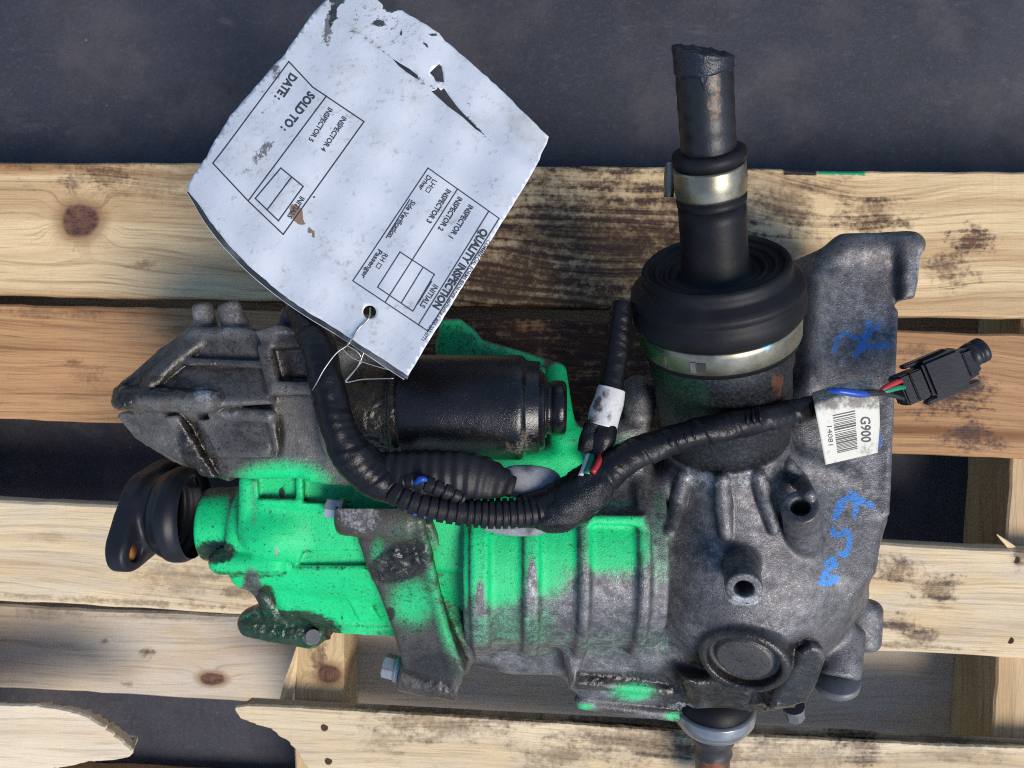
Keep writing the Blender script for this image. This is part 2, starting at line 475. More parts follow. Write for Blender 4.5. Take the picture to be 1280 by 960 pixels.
# ================================================================== SETTING
m_ground, b_ = new_mat('dark_concrete'); o_ = texco()
n1 = noise(o_, 3.2, 6, .6); n2 = noise(o_, 26, 6, .65); n3 = noise(o_, 230, 5, .7)
c_ = mix(n1.step(.35, .68), (.024, .026, .038), (.056, .054, .066))
c_ = mix(n2.step(.45, .75) * .65, c_, (.022, .021, .024))
c_ = mix(noise(o_, 9, 5, .65).step(.46, .66) * .6, c_, (.074, .064, .066)); c_ = mix(noise(mapping(o_, (1, 1, 1), (4, 2, 0)), 6, 6, .7).step(.50, .66) * .55, c_, (.017, .017, .024)); c_ = mix(noise(mapping(o_, (1, 2.5, 1), (9, 1, 0)), 14, 6, .7).step(.58, .72) * .45, c_, (.11, .105, .11))
c_ = mix(n3.step(.54, .70) * .45, c_, (.085, .082, .085))
vd = voro(o_, 36); vd2 = voro(o_, 61)
c_ = mix(vd.step(.06, .03) * n2.step(.5, .56) * .6, c_, (.22, .21, .20))
c_ = mix(vd2.step(.12, .07) * n2.step(.42, .36) * .7, c_, (.012, .012, .014))
n4 = noise(o_, 600, 3, .7)
c_ = mix(n4.step(.58, .68) * .5, c_, (.10, .098, .10)); c_ = mix(n4.step(.42, .34) * .5, c_, (.010, .010, .012))
link(c_, b_.inputs['Base Color']); link(n2 * .3 + .55, b_.inputs['Roughness'])
link(bump(n3 * .6 + n2 * .4, .42, .003), b_.inputs['Normal'])
GZ = -.124
gv = []; gf = []
G = [-40, -8, -2, -.8, 0, .8, 2, 8, 40]
for yy in G:
    for xx in G: gv.append((xx, yy, GZ))
for j in range(8):
    for i in range(8): gf.append((j * 9 + i, j * 9 + i + 1, (j + 1) * 9 + i + 1, (j + 1) * 9 + i))
obj('ground', gv, gf, m_ground, smooth=False, kind='structure')

# ================================================================== PALLET
pallet = empty('wooden_pallet', P(640, 480, 0), 'weathered timber pallet of stained pale planks lying under the gearbox', 'pallet')
pallet.location.z = GZ
def plank(name, edges, ztop, thick, matf, x0=-330, x1=1620, label=None, poly=None, n=110, wob=.0012, seed=0):
    """edges = (top y at x=0, top y at x=1280, bottom y at x=0, bottom y at x=1280) in pixels at the plank's top face"""
    tl, tr, bl, br = edges
    def edge(a, b_, x): return P(x, a + (b_ - a) * x / 1280.0, ztop)
    c0 = (edge(tl, tr, 0) + edge(bl, br, 0)) / 2; c1 = (edge(tl, tr, 1280) + edge(bl, br, 1280)) / 2
    cen = (c0 + c1) / 2; ang = math.atan2(c1.y - c0.y, c1.x - c0.x)
    M = Matrix.Translation(cen) @ Matrix.Rotation(ang, 4, 'Z'); Mi = M.inverted()
    loc = lambda px, py: (Mi @ P(px, py, ztop))
    mat = matf(loc)
    V = []; F = []
    if poly is None:
        ch = .0022
        for i in range(n + 1):
            x = x0 + (x1 - x0) * i / n
            a = Mi @ edge(tl, tr, x); b = Mi @ edge(bl, br, x)
            wa = wob * (2 * vnoise(np.array([[a.x, seed, 0.]]), 9, 3)[0] - 1) + wob * .6 * (2 * vnoise(np.array([[a.x, seed, 5.]]), 60, 3)[0] - 1)
            wb = wob * (2 * vnoise(np.array([[a.x, seed + 9., 0.]]), 9, 4)[0] - 1) + wob * .6 * (2 * vnoise(np.array([[a.x, seed + 9., 5.]]), 60, 3)[0] - 1)
            ya, yb = a.y + wa, b.y + wb
            zz = .0008 * (2 * vnoise(np.array([[a.x, seed + 3., 0.]]), 5, 6)[0] - 1)
            sec = [(ya, -thick), (ya, -ch * 1.2), (ya - ch, zz)] + [(ya + (yb - ya) * t, zz + .0005 * math.sin(t * 9 + seed + a.x * 8)) for t in (.2, .4, .6, .8)] + [(yb + ch, zz), (yb, -ch * 1.2), (yb, -thick)]
            for (yy, zz_) in sec: V.append((a.x, yy, zz_))
        k = 10
        for i in range(n):
            for j in range(k):
                j2 = (j + 1) % k
                F.append((i * k + j, i * k + j2, (i + 1) * k + j2, (i + 1) * k + j))
        F.append(tuple(range(k))); F.append(tuple(n * k + j for j in range(k - 1, -1, -1)))
    else:
        L = [Mi @ P(a, b_, ztop) for a, b_ in poly]
        # subdivide and roughen the outline, then chamfer and extrude
        Q = []
        for i in range(len(L)):
            a, b = L[i], L[(i + 1) % len(L)]; m_ = max(1, int((b - a).length / .0035))
            for t in range(m_):
                q = a.lerp(b, t / m_); Q.append(Vector((q.x + random.choice((-1, 1)) * random.random() ** 3 * .0028, q.y + random.uniform(-1, 1) * .0004, 0)))
        if sum(Q[i - 1].x * Q[i].y - Q[i].x * Q[i - 1].y for i in range(len(Q))) < 0: Q = Q[::-1]
        nq = len(Q); cx = sum((q for q in Q), Vector()) / nq
        for (ins, zz) in ((.0012, 0), (0, -.0022), (.009, -thick)):
            for i, q in enumerate(Q):
                t = (Q[(i + 1) % nq] - Q[i - 1]); nn = Vector((t.y, -t.x, 0)); nn = nn.normalized() if nn.length else nn
                V.append((q.x - nn.x * ins, q.y - nn.y * ins, zz + (random.uniform(-.003, .003) if zz <= -thick else 0)))
        for l in range(2):
            for i in range(nq):
                j = (i + 1) % nq; F.append((l * nq + i, (l + 1) * nq + i, (l + 1) * nq + j, l * nq + j))
        F.append(tuple(range(nq))); F.append(tuple(2 * nq + i for i in range(nq - 1, -1, -1)))
    bm = bmesh.new(); bv = [bm.verts.new(v) for v in V]
    for f in F: bm.faces.new([bv[i] for i in f])
    bmesh.ops.recalc_face_normals(bm, faces=bm.faces)
    me = bpy.data.meshes.new(name); bm.to_mesh(me); bm.free(); me.materials.append(mat)
    o = bpy.data.objects.new(name, me); COL.objects.link(o); o.parent = pallet
    po = origin(pallet); o.location = cen - po; o.rotation_euler.z = ang
    if label: o['label'] = label
    return o
def st(loc, lst): return [(*loc(a, b)[:2], rx * .75e-3, ry * .75e-3, s_) for a, b, rx, ry, s_ in lst]
def kn(loc, lst): return [(*loc(a, b)[:2], rx * .75e-3, ry * .75e-3) for a, b, rx, ry in lst]
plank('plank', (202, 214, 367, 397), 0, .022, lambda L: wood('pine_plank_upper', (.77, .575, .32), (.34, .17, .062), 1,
      kn(L, [(100, 276, 23, 21)]), st(L, [(770, 310, 270, 140, 1.05), (640, 345, 210, 100, 1.15), (700, 380, 260, 60, 1.25), (860, 255, 110, 60, .9), (985, 255, 55, 40, .8), (1085, 275, 60, 30, 1.0), (1215, 300, 32, 22, 1.3), (1185, 335, 40, 28, .9),  # middle stains: oil, deepened to paint in the shadow cast there
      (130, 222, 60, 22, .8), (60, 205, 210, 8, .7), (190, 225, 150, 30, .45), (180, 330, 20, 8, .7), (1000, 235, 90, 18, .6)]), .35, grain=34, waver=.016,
      blobs=[(*L(1053, 212)[:2], .025, .0055, (.02, .30, .13)), (*L(1000, 213)[:2], .018, .005, (.012, .012, .014))]), seed=1, label='upper plank with a round brown knot and a black oil stain deepened by painted shadow')
plank('plank', (380, 417, 523, 574), 0, .022, lambda L: wood('pine_plank_reddish', (.50, .28, .13), (.21, .088, .032), 2,
      (), st(L, [(640, 470, 290, 140, 1.4), (760, 430, 130, 110, 1.4), (240, 420, 60, 25, .35), (90, 452, 16, 7, .7), (110, 470, 30, 18, .45), (1190, 490, 60, 40, 1.15), (1215, 545, 50, 24, 1.0), (1140, 440, 40, 12, .6), (60, 392, 120, 9, .5)]),
      .3, grain=40, waver=.012), seed=2, label='reddish brown plank under the motor')
plank('plank', (624, 688, 752, 824), 0, .024, lambda L: wood('pine_plank_pale', (.80, .63, .38), (.52, .34, .16), 3,
      (), st(L, [(1120, 712, 40, 20, .95), (1165, 735, 44, 24, 1.0), (1125, 780, 34, 16, .95), (1150, 795, 34, 14, .95), (230, 725, 80, 28, .45), (300, 735, 30, 20, .7), (60, 670, 30, 10, .25), (1275, 700, 14, 20, .8), (150, 752, 200, 6, .7), (1110, 806, 140, 5, .7)]),
      .22, grain=26, waver=.01, wash=.35), seed=3, label='pale plank passing under the middle of the gearbox')
front = lambda L: wood('pine_plank_broken', (.82, .67, .43), (.58, .41, .21), 4,
      (), st(L, [(545, 905, 120, 26, .75), (640, 895, 130, 16, .9), (800, 925, 170, 40, .85), (1075, 930, 40, 40, .95), (1005, 945, 110, 30, .6), (480, 925, 30, 30, .5), (1200, 940, 70, 16, .45), (900, 945, 80, 30, .7), (700, 945, 60, 20, .7)]),
      .5, grain=26, waver=.012, wash=.25)
fe = (866, 930, 1000, 1064)
plank('plank', fe, 0, .026, front, poly=[(290, 884), (310, 881), (380, 884), (520, 892), (700, 903), (900, 917), (1160, 930), (1280, 934), (1620, 950), (1620, 1100), (1280, 1080), (700, 1035), (420, 1010), (396, 985), (380, 957), (366, 932), (340, 914), (318, 905), (300, 899)], label='right half of the split front plank, stained black')
m_fresh = lambda L: wood('fresh_split_pine', (.84, .70, .49), (.72, .54, .33), 5, (), (), .18, grain=22, waver=.012, wash=.2)
plank('plank', (878, 930, 1000, 1064), 0, .026, m_fresh, poly=[(-330, 870), (-60, 878), (0, 881), (45, 881), (75, 886), (105, 894), (130, 908), (150, 922), (165, 938), (160, 947), (140, 951), (108, 953), (88, 958), (60, 962), (20, 975), (-60, 990), (-330, 1000)], label='left half of the split front plank ending in a pale splintered point')
# bottom deck planks
zb = -.100
plank('bottom_plank', (757, 812, 860, 926), zb, .022, lambda L: wood('pine_plank_bottom', (.66, .55, .40), (.50, .37, .24), 6, kn(L, [(265, 849, 17, 9)]),
      st(L, [(185, 815, 14, 9, .8), (130, 802, 9, 6, .8), (60, 768, 60, 12, .5), (160, 855, 10, 5, .7), (230, 770, 120, 9, .4)]), .25, grain=24, wash=.5), seed=6, label='grimy lower plank seen through the gap')
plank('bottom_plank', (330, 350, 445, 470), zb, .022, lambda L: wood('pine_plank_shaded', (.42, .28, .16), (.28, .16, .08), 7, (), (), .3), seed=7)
plank('bottom_plank', (960, 1020, 1080, 1140), zb, .022, lambda L: wood('pine_plank_low_front', (.55, .40, .22), (.40, .25, .12), 8, (), (), .3), seed=8)
# stringers run across under the deck
def stringer(px0, px1, pxb0, pxb1, z0, z1, matv, y0=228, y1=1120, label=None):
    """px0..px1 at picture row y0, pxb0..pxb1 at row y1 (top face)"""
    V = []; F = []; n = 40
    a0, a1 = P(px0, y0, z1), P(px1, y0, z1); b0, b1 = P(pxb0, y1, z1), P(pxb1, y1, z1)
    cen = (a0 + a1 + b0 + b1) / 4; axis = ((b0 + b1) - (a0 + a1)); ang = math.atan2(axis.y, axis.x)
    M = Matrix.Translation(cen) @ Matrix.Rotation(ang, 4, 'Z'); Mi = M.inverted(); h = z1 - z0
    for i in range(n + 1):
        t = i / n; a = Mi @ a0.lerp(b0, t); b = Mi @ a1.lerp(b1, t)
        j1, j2 = random.uniform(-1, 1) * .0007, random.uniform(-1, 1) * .0007
        c = .0018 if a.y < b.y else -.0018
        for q in ((a.y + j1, -h), (a.y + j1, -.002), (a.y + c + j1, 0), (b.y - c + j2, 0), (b.y + j2, -.002), (b.y + j2, -h)): V.append((a.x, *q))
    for i in range(n):
        for j in range(6):
            k = (j + 1) % 6; F.append((i * 6 + j, i * 6 + k, (i + 1) * 6 + k, (i + 1) * 6 + j))
    F.append(tuple(range(6))); F.append(tuple(n * 6 + j for j in range(5, -1, -1)))
    bm = bmesh.new(); bv = [bm.verts.new(v) for v in V]
    for f in F: bm.faces.new([bv[i] for i in f])
    bmesh.ops.recalc_face_normals(bm, faces=bm.faces)
    me = bpy.data.meshes.new('stringer'); bm.to_mesh(me); bm.free(); me.materials.append(matv(lambda x, y: Mi @ P(x, y, z1)))
    o = bpy.data.objects.new('stringer', me); COL.objects.link(o); o.parent = pallet
    o.location = cen - origin(pallet); o.rotation_euler.z = ang
    if label: o['label'] = label
    return o
zs = (zb + .001, -.0265)
stringer(369, 430, 368, 429, *zs, lambda L: wood('stringer_pine', (.66, .49, .27), (.42, .25, .10), 11, kn(L, [(412, 842, 12, 15)]), st(L, [(400, 815, 40, 14, .8)]), .3), label='stringer showing its stained top in the gap')
stringer(1290, 1374, 1226, 1310, *zs, lambda L: wood('stringer_pine_right', (.60, .44, .25), (.40, .25, .11), 12, (), (), .25))
stringer(-160, -72, -160, -72, *zs, lambda L: wood('stringer_pine_left', (.60, .40, .20), (.42, .24, .10), 13, (), (), .25))
m_nail = simple('rusty_nail', (.10, .055, .035), .6, .4, var=.4, nscale=300)
for nx_, ny_ in ((406, 909), (411, 951), (398, 232), (404, 352), (1288, 236), (1290, 372), (402, 398), (1270, 700), (1262, 800), (402, 640)):
    V, F = lathe(P(nx_, ny_, -.004), P(nx_, ny_, .0009), [(0, .003), (.8, .0036), (1, .0030)], 14)
    obj('nail', V, F, m_nail, pallet, smooth=False)
# splinters
def splinter(a, b, w0, mat):
    a, b = P(*a), P(*b); ax, s_, u = frame_from(b - a); V = []; F = []
    for t, r in ((0, w0), (.35, w0 * .9), (.7, w0 * .5), (1, w0 * .08)):
        c = a.lerp(b, t)
        for j in range(5):
            th = j * 2 * math.pi / 5 + t; V.append(c + s_ * math.cos(th) * r + u * math.sin(th) * r * .5)
    for i in range(3):
        for j in range(5):
            k = (j + 1) % 5; F.append((i * 5 + j, i * 5 + k, (i + 1) * 5 + k, (i + 1) * 5 + j))
    F.append((4, 3, 2, 1, 0)); F.append(tuple(15 + j for j in range(5)))
    obj('splinter', V, F, mat, pallet, smooth=False)
m_spl = simple('split_wood', (.66, .48, .27), .7, var=.3, nscale=200)
splinter((358, 876, -.028), (372, 806, -.026), .0065, m_spl)
splinter((1275, 695, -.012), (1246, 668, .004), .004, m_spl)

# ================================================================== DIFFERENTIAL UNIT
unit = empty('gearbox_unit', P(640, 640, 0), 'greasy grey cast metal gearbox partly sprayed bright green, lying on the pallet', 'gearbox')
AX0 = P(905, 525, .15); AX1 = P(879, 70, .284)
def axp(t): return AX0.lerp(AX1, t)
def ell(px, py, cx, cy, rx, ry, soft=.35, rot=0):
    dx, dy = px - cx, py - cy
    if rot:
        c, s_ = math.cos(R(rot)), math.sin(R(rot)); dx, dy = dx * c + dy * s_, -dx * s_ + dy * c
    r = np.sqrt((dx / rx) ** 2 + (dy / ry) ** 2); return 1 - sstep(1 - soft, 1 + soft, r)
def rect(px, py, x0, y0, x1, y1, soft=14):
    return sstep(x0 - soft, x0 + soft, px) * (1 - sstep(x1 - soft, x1 + soft, px)) * sstep(y0 - soft, y0 + soft, py) * (1 - sstep(y1 - soft, y1 + soft, py))
def stroke(px, py, pts, wd):
    d = np.full(px.shape, 1e9)
    for (x0, y0), (x1, y1) in zip(pts[:-1], pts[1:]):
        ex, ey = x1 - x0, y1 - y0; t = np.clip(((px - x0) * ex + (py - y0) * ey) / (ex * ex + ey * ey + 1e-9), 0, 1)
        d = np.minimum(d, np.hypot(px - x0 - ex * t, py - y0 - ey * t))
    return np.clip(1.05 - d / wd * .55, 0, 1)
def cast_part(name, field, mat, masks, crust=None, label=None):
    V, Q = field.mesh(); px, py = to_px(V); A = dict(paint=0, grime=0, chalk=0, wear_highlight=0, rust=0)
    n = np.zeros_like(V); fn = np.cross(V[Q[:, 2]] - V[Q[:, 0]], V[Q[:, 3]] - V[Q[:, 1]])
    for k in range(4): np.add.at(n, Q[:, k], fn)
    n /= np.linalg.norm(n, axis=1)[:, None] + 1e-12
    # concavity, to let oily dirt settle in the corners and scuff the ridges
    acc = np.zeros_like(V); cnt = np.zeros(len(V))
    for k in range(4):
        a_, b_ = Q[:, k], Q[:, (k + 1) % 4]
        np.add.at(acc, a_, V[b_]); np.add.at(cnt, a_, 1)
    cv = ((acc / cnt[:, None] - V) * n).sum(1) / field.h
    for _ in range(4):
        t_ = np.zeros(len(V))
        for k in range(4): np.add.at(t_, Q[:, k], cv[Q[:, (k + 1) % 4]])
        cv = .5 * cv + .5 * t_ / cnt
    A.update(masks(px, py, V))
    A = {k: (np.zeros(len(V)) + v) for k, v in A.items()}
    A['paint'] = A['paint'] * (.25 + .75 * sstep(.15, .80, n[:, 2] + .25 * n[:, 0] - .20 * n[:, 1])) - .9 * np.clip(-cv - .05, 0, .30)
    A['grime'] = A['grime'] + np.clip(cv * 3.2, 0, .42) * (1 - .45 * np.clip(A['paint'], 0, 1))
    A['wear_highlight'] = np.maximum(A['wear_highlight'], np.clip((-cv - .04) * 3.5, 0, .48) * (1 - .6 * np.clip(A['paint'], 0, 1)))
    amp = .0005 * (fbm(V, 70, 3, 3) - .5)
    if crust is not None:
        c = np.clip(crust(px, py, V), 0, 1); amp = amp + c * (.0026 * (vnoise(V, 420, 9) - .25) + .0026 * (vnoise(V, 190, 5) - .4))
    V = V + n * amp[:, None]
    return obj(name, V, Q, mat, unit, attrs=A, label=label)
m_cast = casting('cast_aluminium'); m_cast2 = casting('cast_aluminium_dark', (.150, .145, .140), .15, 1.2)
m_brk = casting('bracket_iron', (.125, .115, .10), .15, 1.1)

# ---- differential case
f = Field(P(560, 930, .0) + Vector((0, 0, 0)), P(1200, 250, .0) + Vector((0, 0, .23)), .00120)
zf = .15
# low body and arm
f.add(prism([(990, 520), (1000, 440), (1010, 380), (1022, 335), (1040, 305), (1065, 295), (1140, 294), (1132, 372), (1127, 420), (1120, 520), (1113, 600), (1106, 660), (1094, 715), (1060, 745), (990, 700)], .03, [(1060, 300, .135), (1090, 700, .158), (1010, 500, .145)], .15, .012), .004)
f.add(prism([(1128, 297), (1146, 294), (1153, 305), (1151, 350), (1146, 372), (1130, 374)], .05, .150, .15, .005), .006)
f.add(cone(P(1058, 308, .130), P(1140, 306, .134), .009, .009), .014)
f.add(cone(P(1116, 392, .1385), P(1105, 640, .1525), .0035, .0035), .006)
f.add(prism([(800, 600), (860, 560), (990, 560), (1100, 600), (1106, 650), (1098, 700), (1086, 735), (1098, 750), (1100, 790), (1088, 832), (1066, 838), (1040, 850), (1000, 880), (950, 892), (860, 888), (800, 860)], .02, [(950, 600, .155), (830, 860, .085), (1080, 830, .085)], .12, .014), .006)
f.add(ellipsoid(P(935, 690, .092), (.094, .098, .080)), .016)
f.add(cone(axp(-.12), P(930, 690, .098), .046, .0745), .010)
f.add(cyl(axp(-.16), axp(-.05), .0495, .0475, .002), .003)          # collar under the cup
# ribbed axle-side body: axis along x
a = P(585, 690, .098); b = P(815, 690, .098)
a.y = b.y = (480 - 700) * .60 / 1000
r0 = .078
f.add(cyl(a, b, r0, r0, .004), .006)
f.add(prism([(585, 560), (700, 560), (790, 560), (815, 600), (815, 800), (585, 800)], .03, .150, .15, .01), .008)
for (xa, xb, dr) in ((588, 611, .0060), (654, 674, .0065), (723, 737, .0065), (797, 812, .0065)):
    p0, p1 = P(xa, 700, .172), P(xb, 700, .172); p0.z = p1.z = a.z; p0.y = p1.y = a.y
    f.add(cyl(p0, p1, r0 + dr, r0 + dr, .003), .006)
f.add(prism([(735, 643), (805, 643), (805, 657), (735, 655)], .10, .1785, .175, .003), .005)
f.add(prism([(735, 582), (745, 575), (805, 575), (805, 590), (742, 592)], .10, .176, .172, .003), .005)
# lower flange and wedge
f.add(prism([(580, 780), (705, 780), (705, 852), (640, 850), (588, 838)], .03, [(580, 790, .112), (705, 790, .112), (640, 850, .080)], .09, .006), .010)
f.add(prism([(700, 795), (712, 790), (860, 800), (900, 830), (900, 892), (850, 899), (735, 886), (712, 868), (700, 835)], .012, [(780, 800, .105), (710, 870, .075), (880, 870, .080)], .085, .008), .008)
f.add(cone(P(722, 850, .083), P(850, 862, .083), .006, .006), .004)
f.add(cone(P(728, 876, .066), P(860, 893, .066), .007, .007), .003)
f.add(prism([(700, 800), (712, 792), (728, 790), (735, 800), (722, 850), (712, 860)], .04, .118, .11, .006), .006)
# green rear lobes behind the motor
f.add(prism([(548, 398), (574, 397), (592, 410), (604, 424), (650, 437), (688, 449), (702, 480), (708, 540), (710, 600), (570, 610), (560, 520), (540, 440)], .06, .128, .128, .008), .008)
f.add(cone(P(694, 466, .130), P(704, 540, .136), .009, .010), .008)
f.add(prism([(688, 540), (815, 520), (815, 620), (690, 640)], .06, .148, .148, .01), .01)
f.add(ellipsoid(P(797, 498, .135), (.015, .018, .018)), .008)
# bosses
for (bx, by, bz, tx, ty, tz, r) in ((924, 684, .150, 930, 737, .199, 23), (1006, 690, .150, 1000, 633, .200, 23)):
    f.add(cyl(P(bx, by, bz), P(tx, ty, tz), RP(r * 1.06, tz), RP(r, tz), .0012), .0035)
    d_ = (P(tx, ty, tz) - P(bx, by, bz)).normalized()
    f.cut(cyl(P(tx, ty, tz) - d_ * .02, P(tx, ty, tz) + d_ * .01, RP(r * .52, tz), None, .0005), .001)
f.add(cyl(P(940, 752, .105), P(929, 830, .152), RP(60, .14), RP(56, .15), .004), .004)      # round plug boss
dpl = (P(929, 830, .152) - P(940, 752, .105)).normalized()
f.cut(cyl(P(929, 830, .152) - dpl * .008, P(929, 830, .152) + dpl * .02, RP(45, .15), None, .001), .0015)
f.add(prism([(985, 803), (1000, 792), (1016, 798), (1023, 815), (1021, 850), (1014, 882), (990, 893), (966, 892), (972, 860), (984, 820)], .03, [(1000, 800, .168), (1015, 885, .132), (975, 880, .134)], .14, .005), .002)
f.add(cyl(P(1052, 782, .105), P(1046, 846, .116), RP(29, .11), RP(28, .11), .004), .008)
f.add(cyl(P(1080, 750, .085), P(1078, 812, .085), RP(23, .09), RP(22, .09), .008), .008)
f.add(prism([(846, 835), (992, 838), (1000, 890), (950, 898), (872, 896)], .02, [(870, 845, .128), (990, 845, .134), (930, 898, .088)], .10, .010), .014)
# fan of ribs below the collar, and soft dents
for pts in ([(855, 596), (846, 628), (837, 664)], [(901, 599), (903, 632), (906, 668)], [(947, 595), (956, 625), (966, 660)], [(984, 582), (998, 600), (1010, 618)]):
    hp = [f.hit(*q) + Vector((0, 0, .0022)) for q in pts]
    for q0, q1, ra, rb in ((hp[0], hp[1], .0056, .0062), (hp[1], hp[2], .0062, .0048)): f.add(cone(q0, q1, ra, rb), .0018)
for pts in ([(842, 700), (838, 745)], [(700, 690), (690, 700)]): pass
f.add(cone(f.hit(1010, 470), f.hit(1022, 350), .006, .006), .012)
def crust_diff(px, py, V):
    return np.maximum.reduce([.7 * ell(px, py, 948, 876, 26, 18), .5 * ell(px, py, 845, 868, 26, 24), .5 * rect(px, py, 720, 842, 860, 852, 6)])
def masks_diff(px, py, V):
    paint = np.maximum.reduce([rect(px, py, 540, 540, 660, 756, 38), rect(px, py, 630, 540, 710, 742, 40), rect(px, py, 680, 620, 742, 712, 34), rect(px, py, 715, 620, 805, 712, 26), .75 * rect(px, py, 730, 640, 815, 716, 34),
                               .85 * rect(px, py, 530, 380, 735, 600, 16), .34 * rect(px, py, 560, 745, 700, 815, 22), .26 * rect(px, py, 650, 780, 850, 828, 22), .62 * ell(px, py, 792, 864, 32, 14, .9), .38 * rect(px, py, 720, 540, 815, 650, 20),
                               .6 * ell(px, py, 728, 884, 16, 6, .9), .6 * ell(px, py, 843, 895, 14, 6, .9), .30 * rect(px, py, 800, 600, 850, 740, 26)])
    paint = paint * (1 - .55 * rect(px, py, 735, 575, 812, 645, 8)) * (1 - .8 * ell(px, py, 665, 725, 6, 28)) * (1 - .7 * ell(px, py, 600, 745, 5, 20)) * (1 - .35 * rect(px, py, 653, 640, 674, 770, 4)) * (1 - .3 * rect(px, py, 588, 640, 611, 770, 4)) * (1 - .5 * rect(px, py, 722, 640, 738, 770, 4))
    grime = np.maximum.reduce([.98 * ell(px, py, 932, 840, 74, 56, .45), .95 * ell(px, py, 1000, 850, 34, 55, .5), .95 * ell(px, py, 966, 868, 40, 32, .4), .85 * ell(px, py, 845, 862, 44, 36, .6), .85 * rect(px, py, 715, 838, 870, 864, 8), .6 * rect(px, py, 720, 878, 870, 896, 7),
                               .60 * ell(px, py, 905, 552, 90, 22), .5 * ell(px, py, 1010, 420, 22, 130, .6), .75 * ell(px, py, 602, 838, 30, 14, .5), .45 * ell(px, py, 928, 700, 36, 34, .6), .42 * rect(px, py, 1000, 290, 1155, 330, 16), .42 * ell(px, py, 835, 620, 40, 70, .7), .45 * ell(px, py, 960, 860, 110, 50, .6),
                               .45 * ell(px, py, 690, 590, 40, 30, .6), .30 * rect(px, py, 690, 820, 1080, 900, 20), .24 * np.ones(px.shape), .5 * ell(px, py, 1003, 652, 30, 34, .6), .4 * ell(px, py, 1060, 810, 40, 50, .6)])
    grime = np.maximum(grime * (1 - .8 * np.clip(paint * 1.3, 0, 1)), np.maximum(.55 * ell(px, py, 560, 415, 30, 16, .8), .42 * rect(px, py, 540, 395, 700, 470, 14)))
    marks = [[(1041, 440), (1048, 422), (1055, 416), (1068, 422), (1080, 424)], [(1071, 446), (1078, 425), (1087, 402)], [(1076, 438), (1084, 420), (1098, 406)], [(1080, 434), (1095, 433), (1111, 431)]]
    marks2 = [[(1043, 648), (1049, 630), (1058, 622), (1066, 624)], [(1046, 645), (1054, 630)], [(1064, 616), (1071, 632), (1069, 644)], [(1066, 618), (1078, 626), (1090, 632)], [(1061, 622), (1075, 628)],
              [(1041, 662), (1044, 669), (1051, 668), (1058, 663), (1062, 670), (1061, 682), (1057, 694), (1049, 692)],
              [(1032, 705), (1040, 698), (1044, 706), (1033, 714), (1028, 722), (1030, 730), (1040, 727), (1046, 722)], [(1026, 728), (1036, 730), (1044, 726)], [(1030, 716), (1038, 722)]]
    ch = np.zeros(px.shape)
    for s_ in marks: ch = np.maximum(ch, stroke(px, py, s_, 4.4) * .74)
    for s_ in marks2: ch = np.maximum(ch, stroke(px, py, s_, 4.4) * .86)
    ch = np.maximum(ch, .55 * ell(px, py, 1100, 552, 5, 12))
    wear_highlight = np.maximum.reduce([.55 * ell(px, py, 905, 590, 90, 26, .5), .75 * ell(px, py, 1151, 335, 6, 30), .75 * ell(px, py, 930, 750, 24, 9, .5), .4 * ell(px, py, 1002, 646, 20, 6, .6), .42 * ell(px, py, 915, 690, 60, 40, .8), .5 * ell(px, py, 665, 725, 6, 26), .6 * ell(px, py, 852, 882, 20, 5)])  # collar and mid-dome patches paint bright highlights; the rest is bare metal
    return dict(paint=paint, grime=grime, chalk=np.where(V[:, 2] > .1, ch, 0), wear_highlight=wear_highlight)
f_diff = f
case = cast_part('differential_case', f, m_cast, masks_diff, crust_diff, label='grey cast case with blue crayon marks and a green sprayed side')

# ---- gear case (green)
f = Field(P(235, 830, .03), P(610, 560, .03) + Vector((0, 0, .17)), .00125)
ya = P(0, 655, .10).y
A0 = P(258, 655, .10); A1 = P(330, 655, .10)
f.add(cyl(A0, A1, RP(46, .12), RP(50, .12), .003), .003)
f.add(cyl(P(306, 660, .090), P(600, 680, .092), .048, .058, .006), .006)
f.add(prism([(300, 598), (330, 592), (600, 592), (600, 720), (500, 712), (372, 712), (350, 700), (310, 690), (296, 660)], .05, [(310, 600, .158), (560, 600, .166), (400, 700, .152)], .155, .006), .003)
f.add(prism([(322, 700), (472, 702), (500, 760), (502, 800), (480, 805), (412, 800), (392, 796), (352, 765)], .035, [(400, 706, .134), (480, 706, .136), (420, 800, .086)], .11, .006), .002)
f.add(cone(P(278, 702, .132), P(346, 704, .136), RP(16, .12), RP(14, .12)), .002)
f.add(prism([(262, 684), (300, 680), (350, 690), (362, 700), (358, 716), (300, 720), (268, 716)], .07, .122, .12, .006), .004)
f.add(cone(P(370, 708, .147), P(470, 710, .150), .003, .003), .002)
f.add(cone(P(376, 594, .158), P(376, 624, .157), .003, .003), .003)
f.add(cone(P(330, 625, .156), P(420, 632, .159), .003, .003), .006)
f.add(ellipsoid(P(345, 668, .145), (.025, .018, .016)), .010)
f.add(prism([(428, 724), (450, 722), (474, 780), (446, 782)], .06, [(430, 724, .1335), (455, 722, .1340), (460, 780, .1035)], .115, .0015), .001)
f.add(cone(P(316, 778, .074), P(388, 793, .074), RP(18, .07), RP(17, .07)), .005)
f.add(prism([(326, 752), (400, 768), (410, 802), (330, 800), (304, 786), (308, 768)], .04, [(326, 752, .092), (400, 768, .094), (330, 800, .070)], .08, .005), .006)
f.add(cone(P(420, 783, .092), P(500, 790, .094), RP(10, .09), RP(10, .09)), .004)
f.add(cone(P(318, 720, .10), P(345, 765, .085), .008, .008), .006)
f.add(cone(P(335, 716, .112), P(362, 765, .095), .006, .006), .006)
f.add(cone(P(310, 600, .150), P(308, 672, .144), .006, .006), .004)
f.add(cone(P(394, 590, .15), P(440, 600, .16), .006, .006), .006)
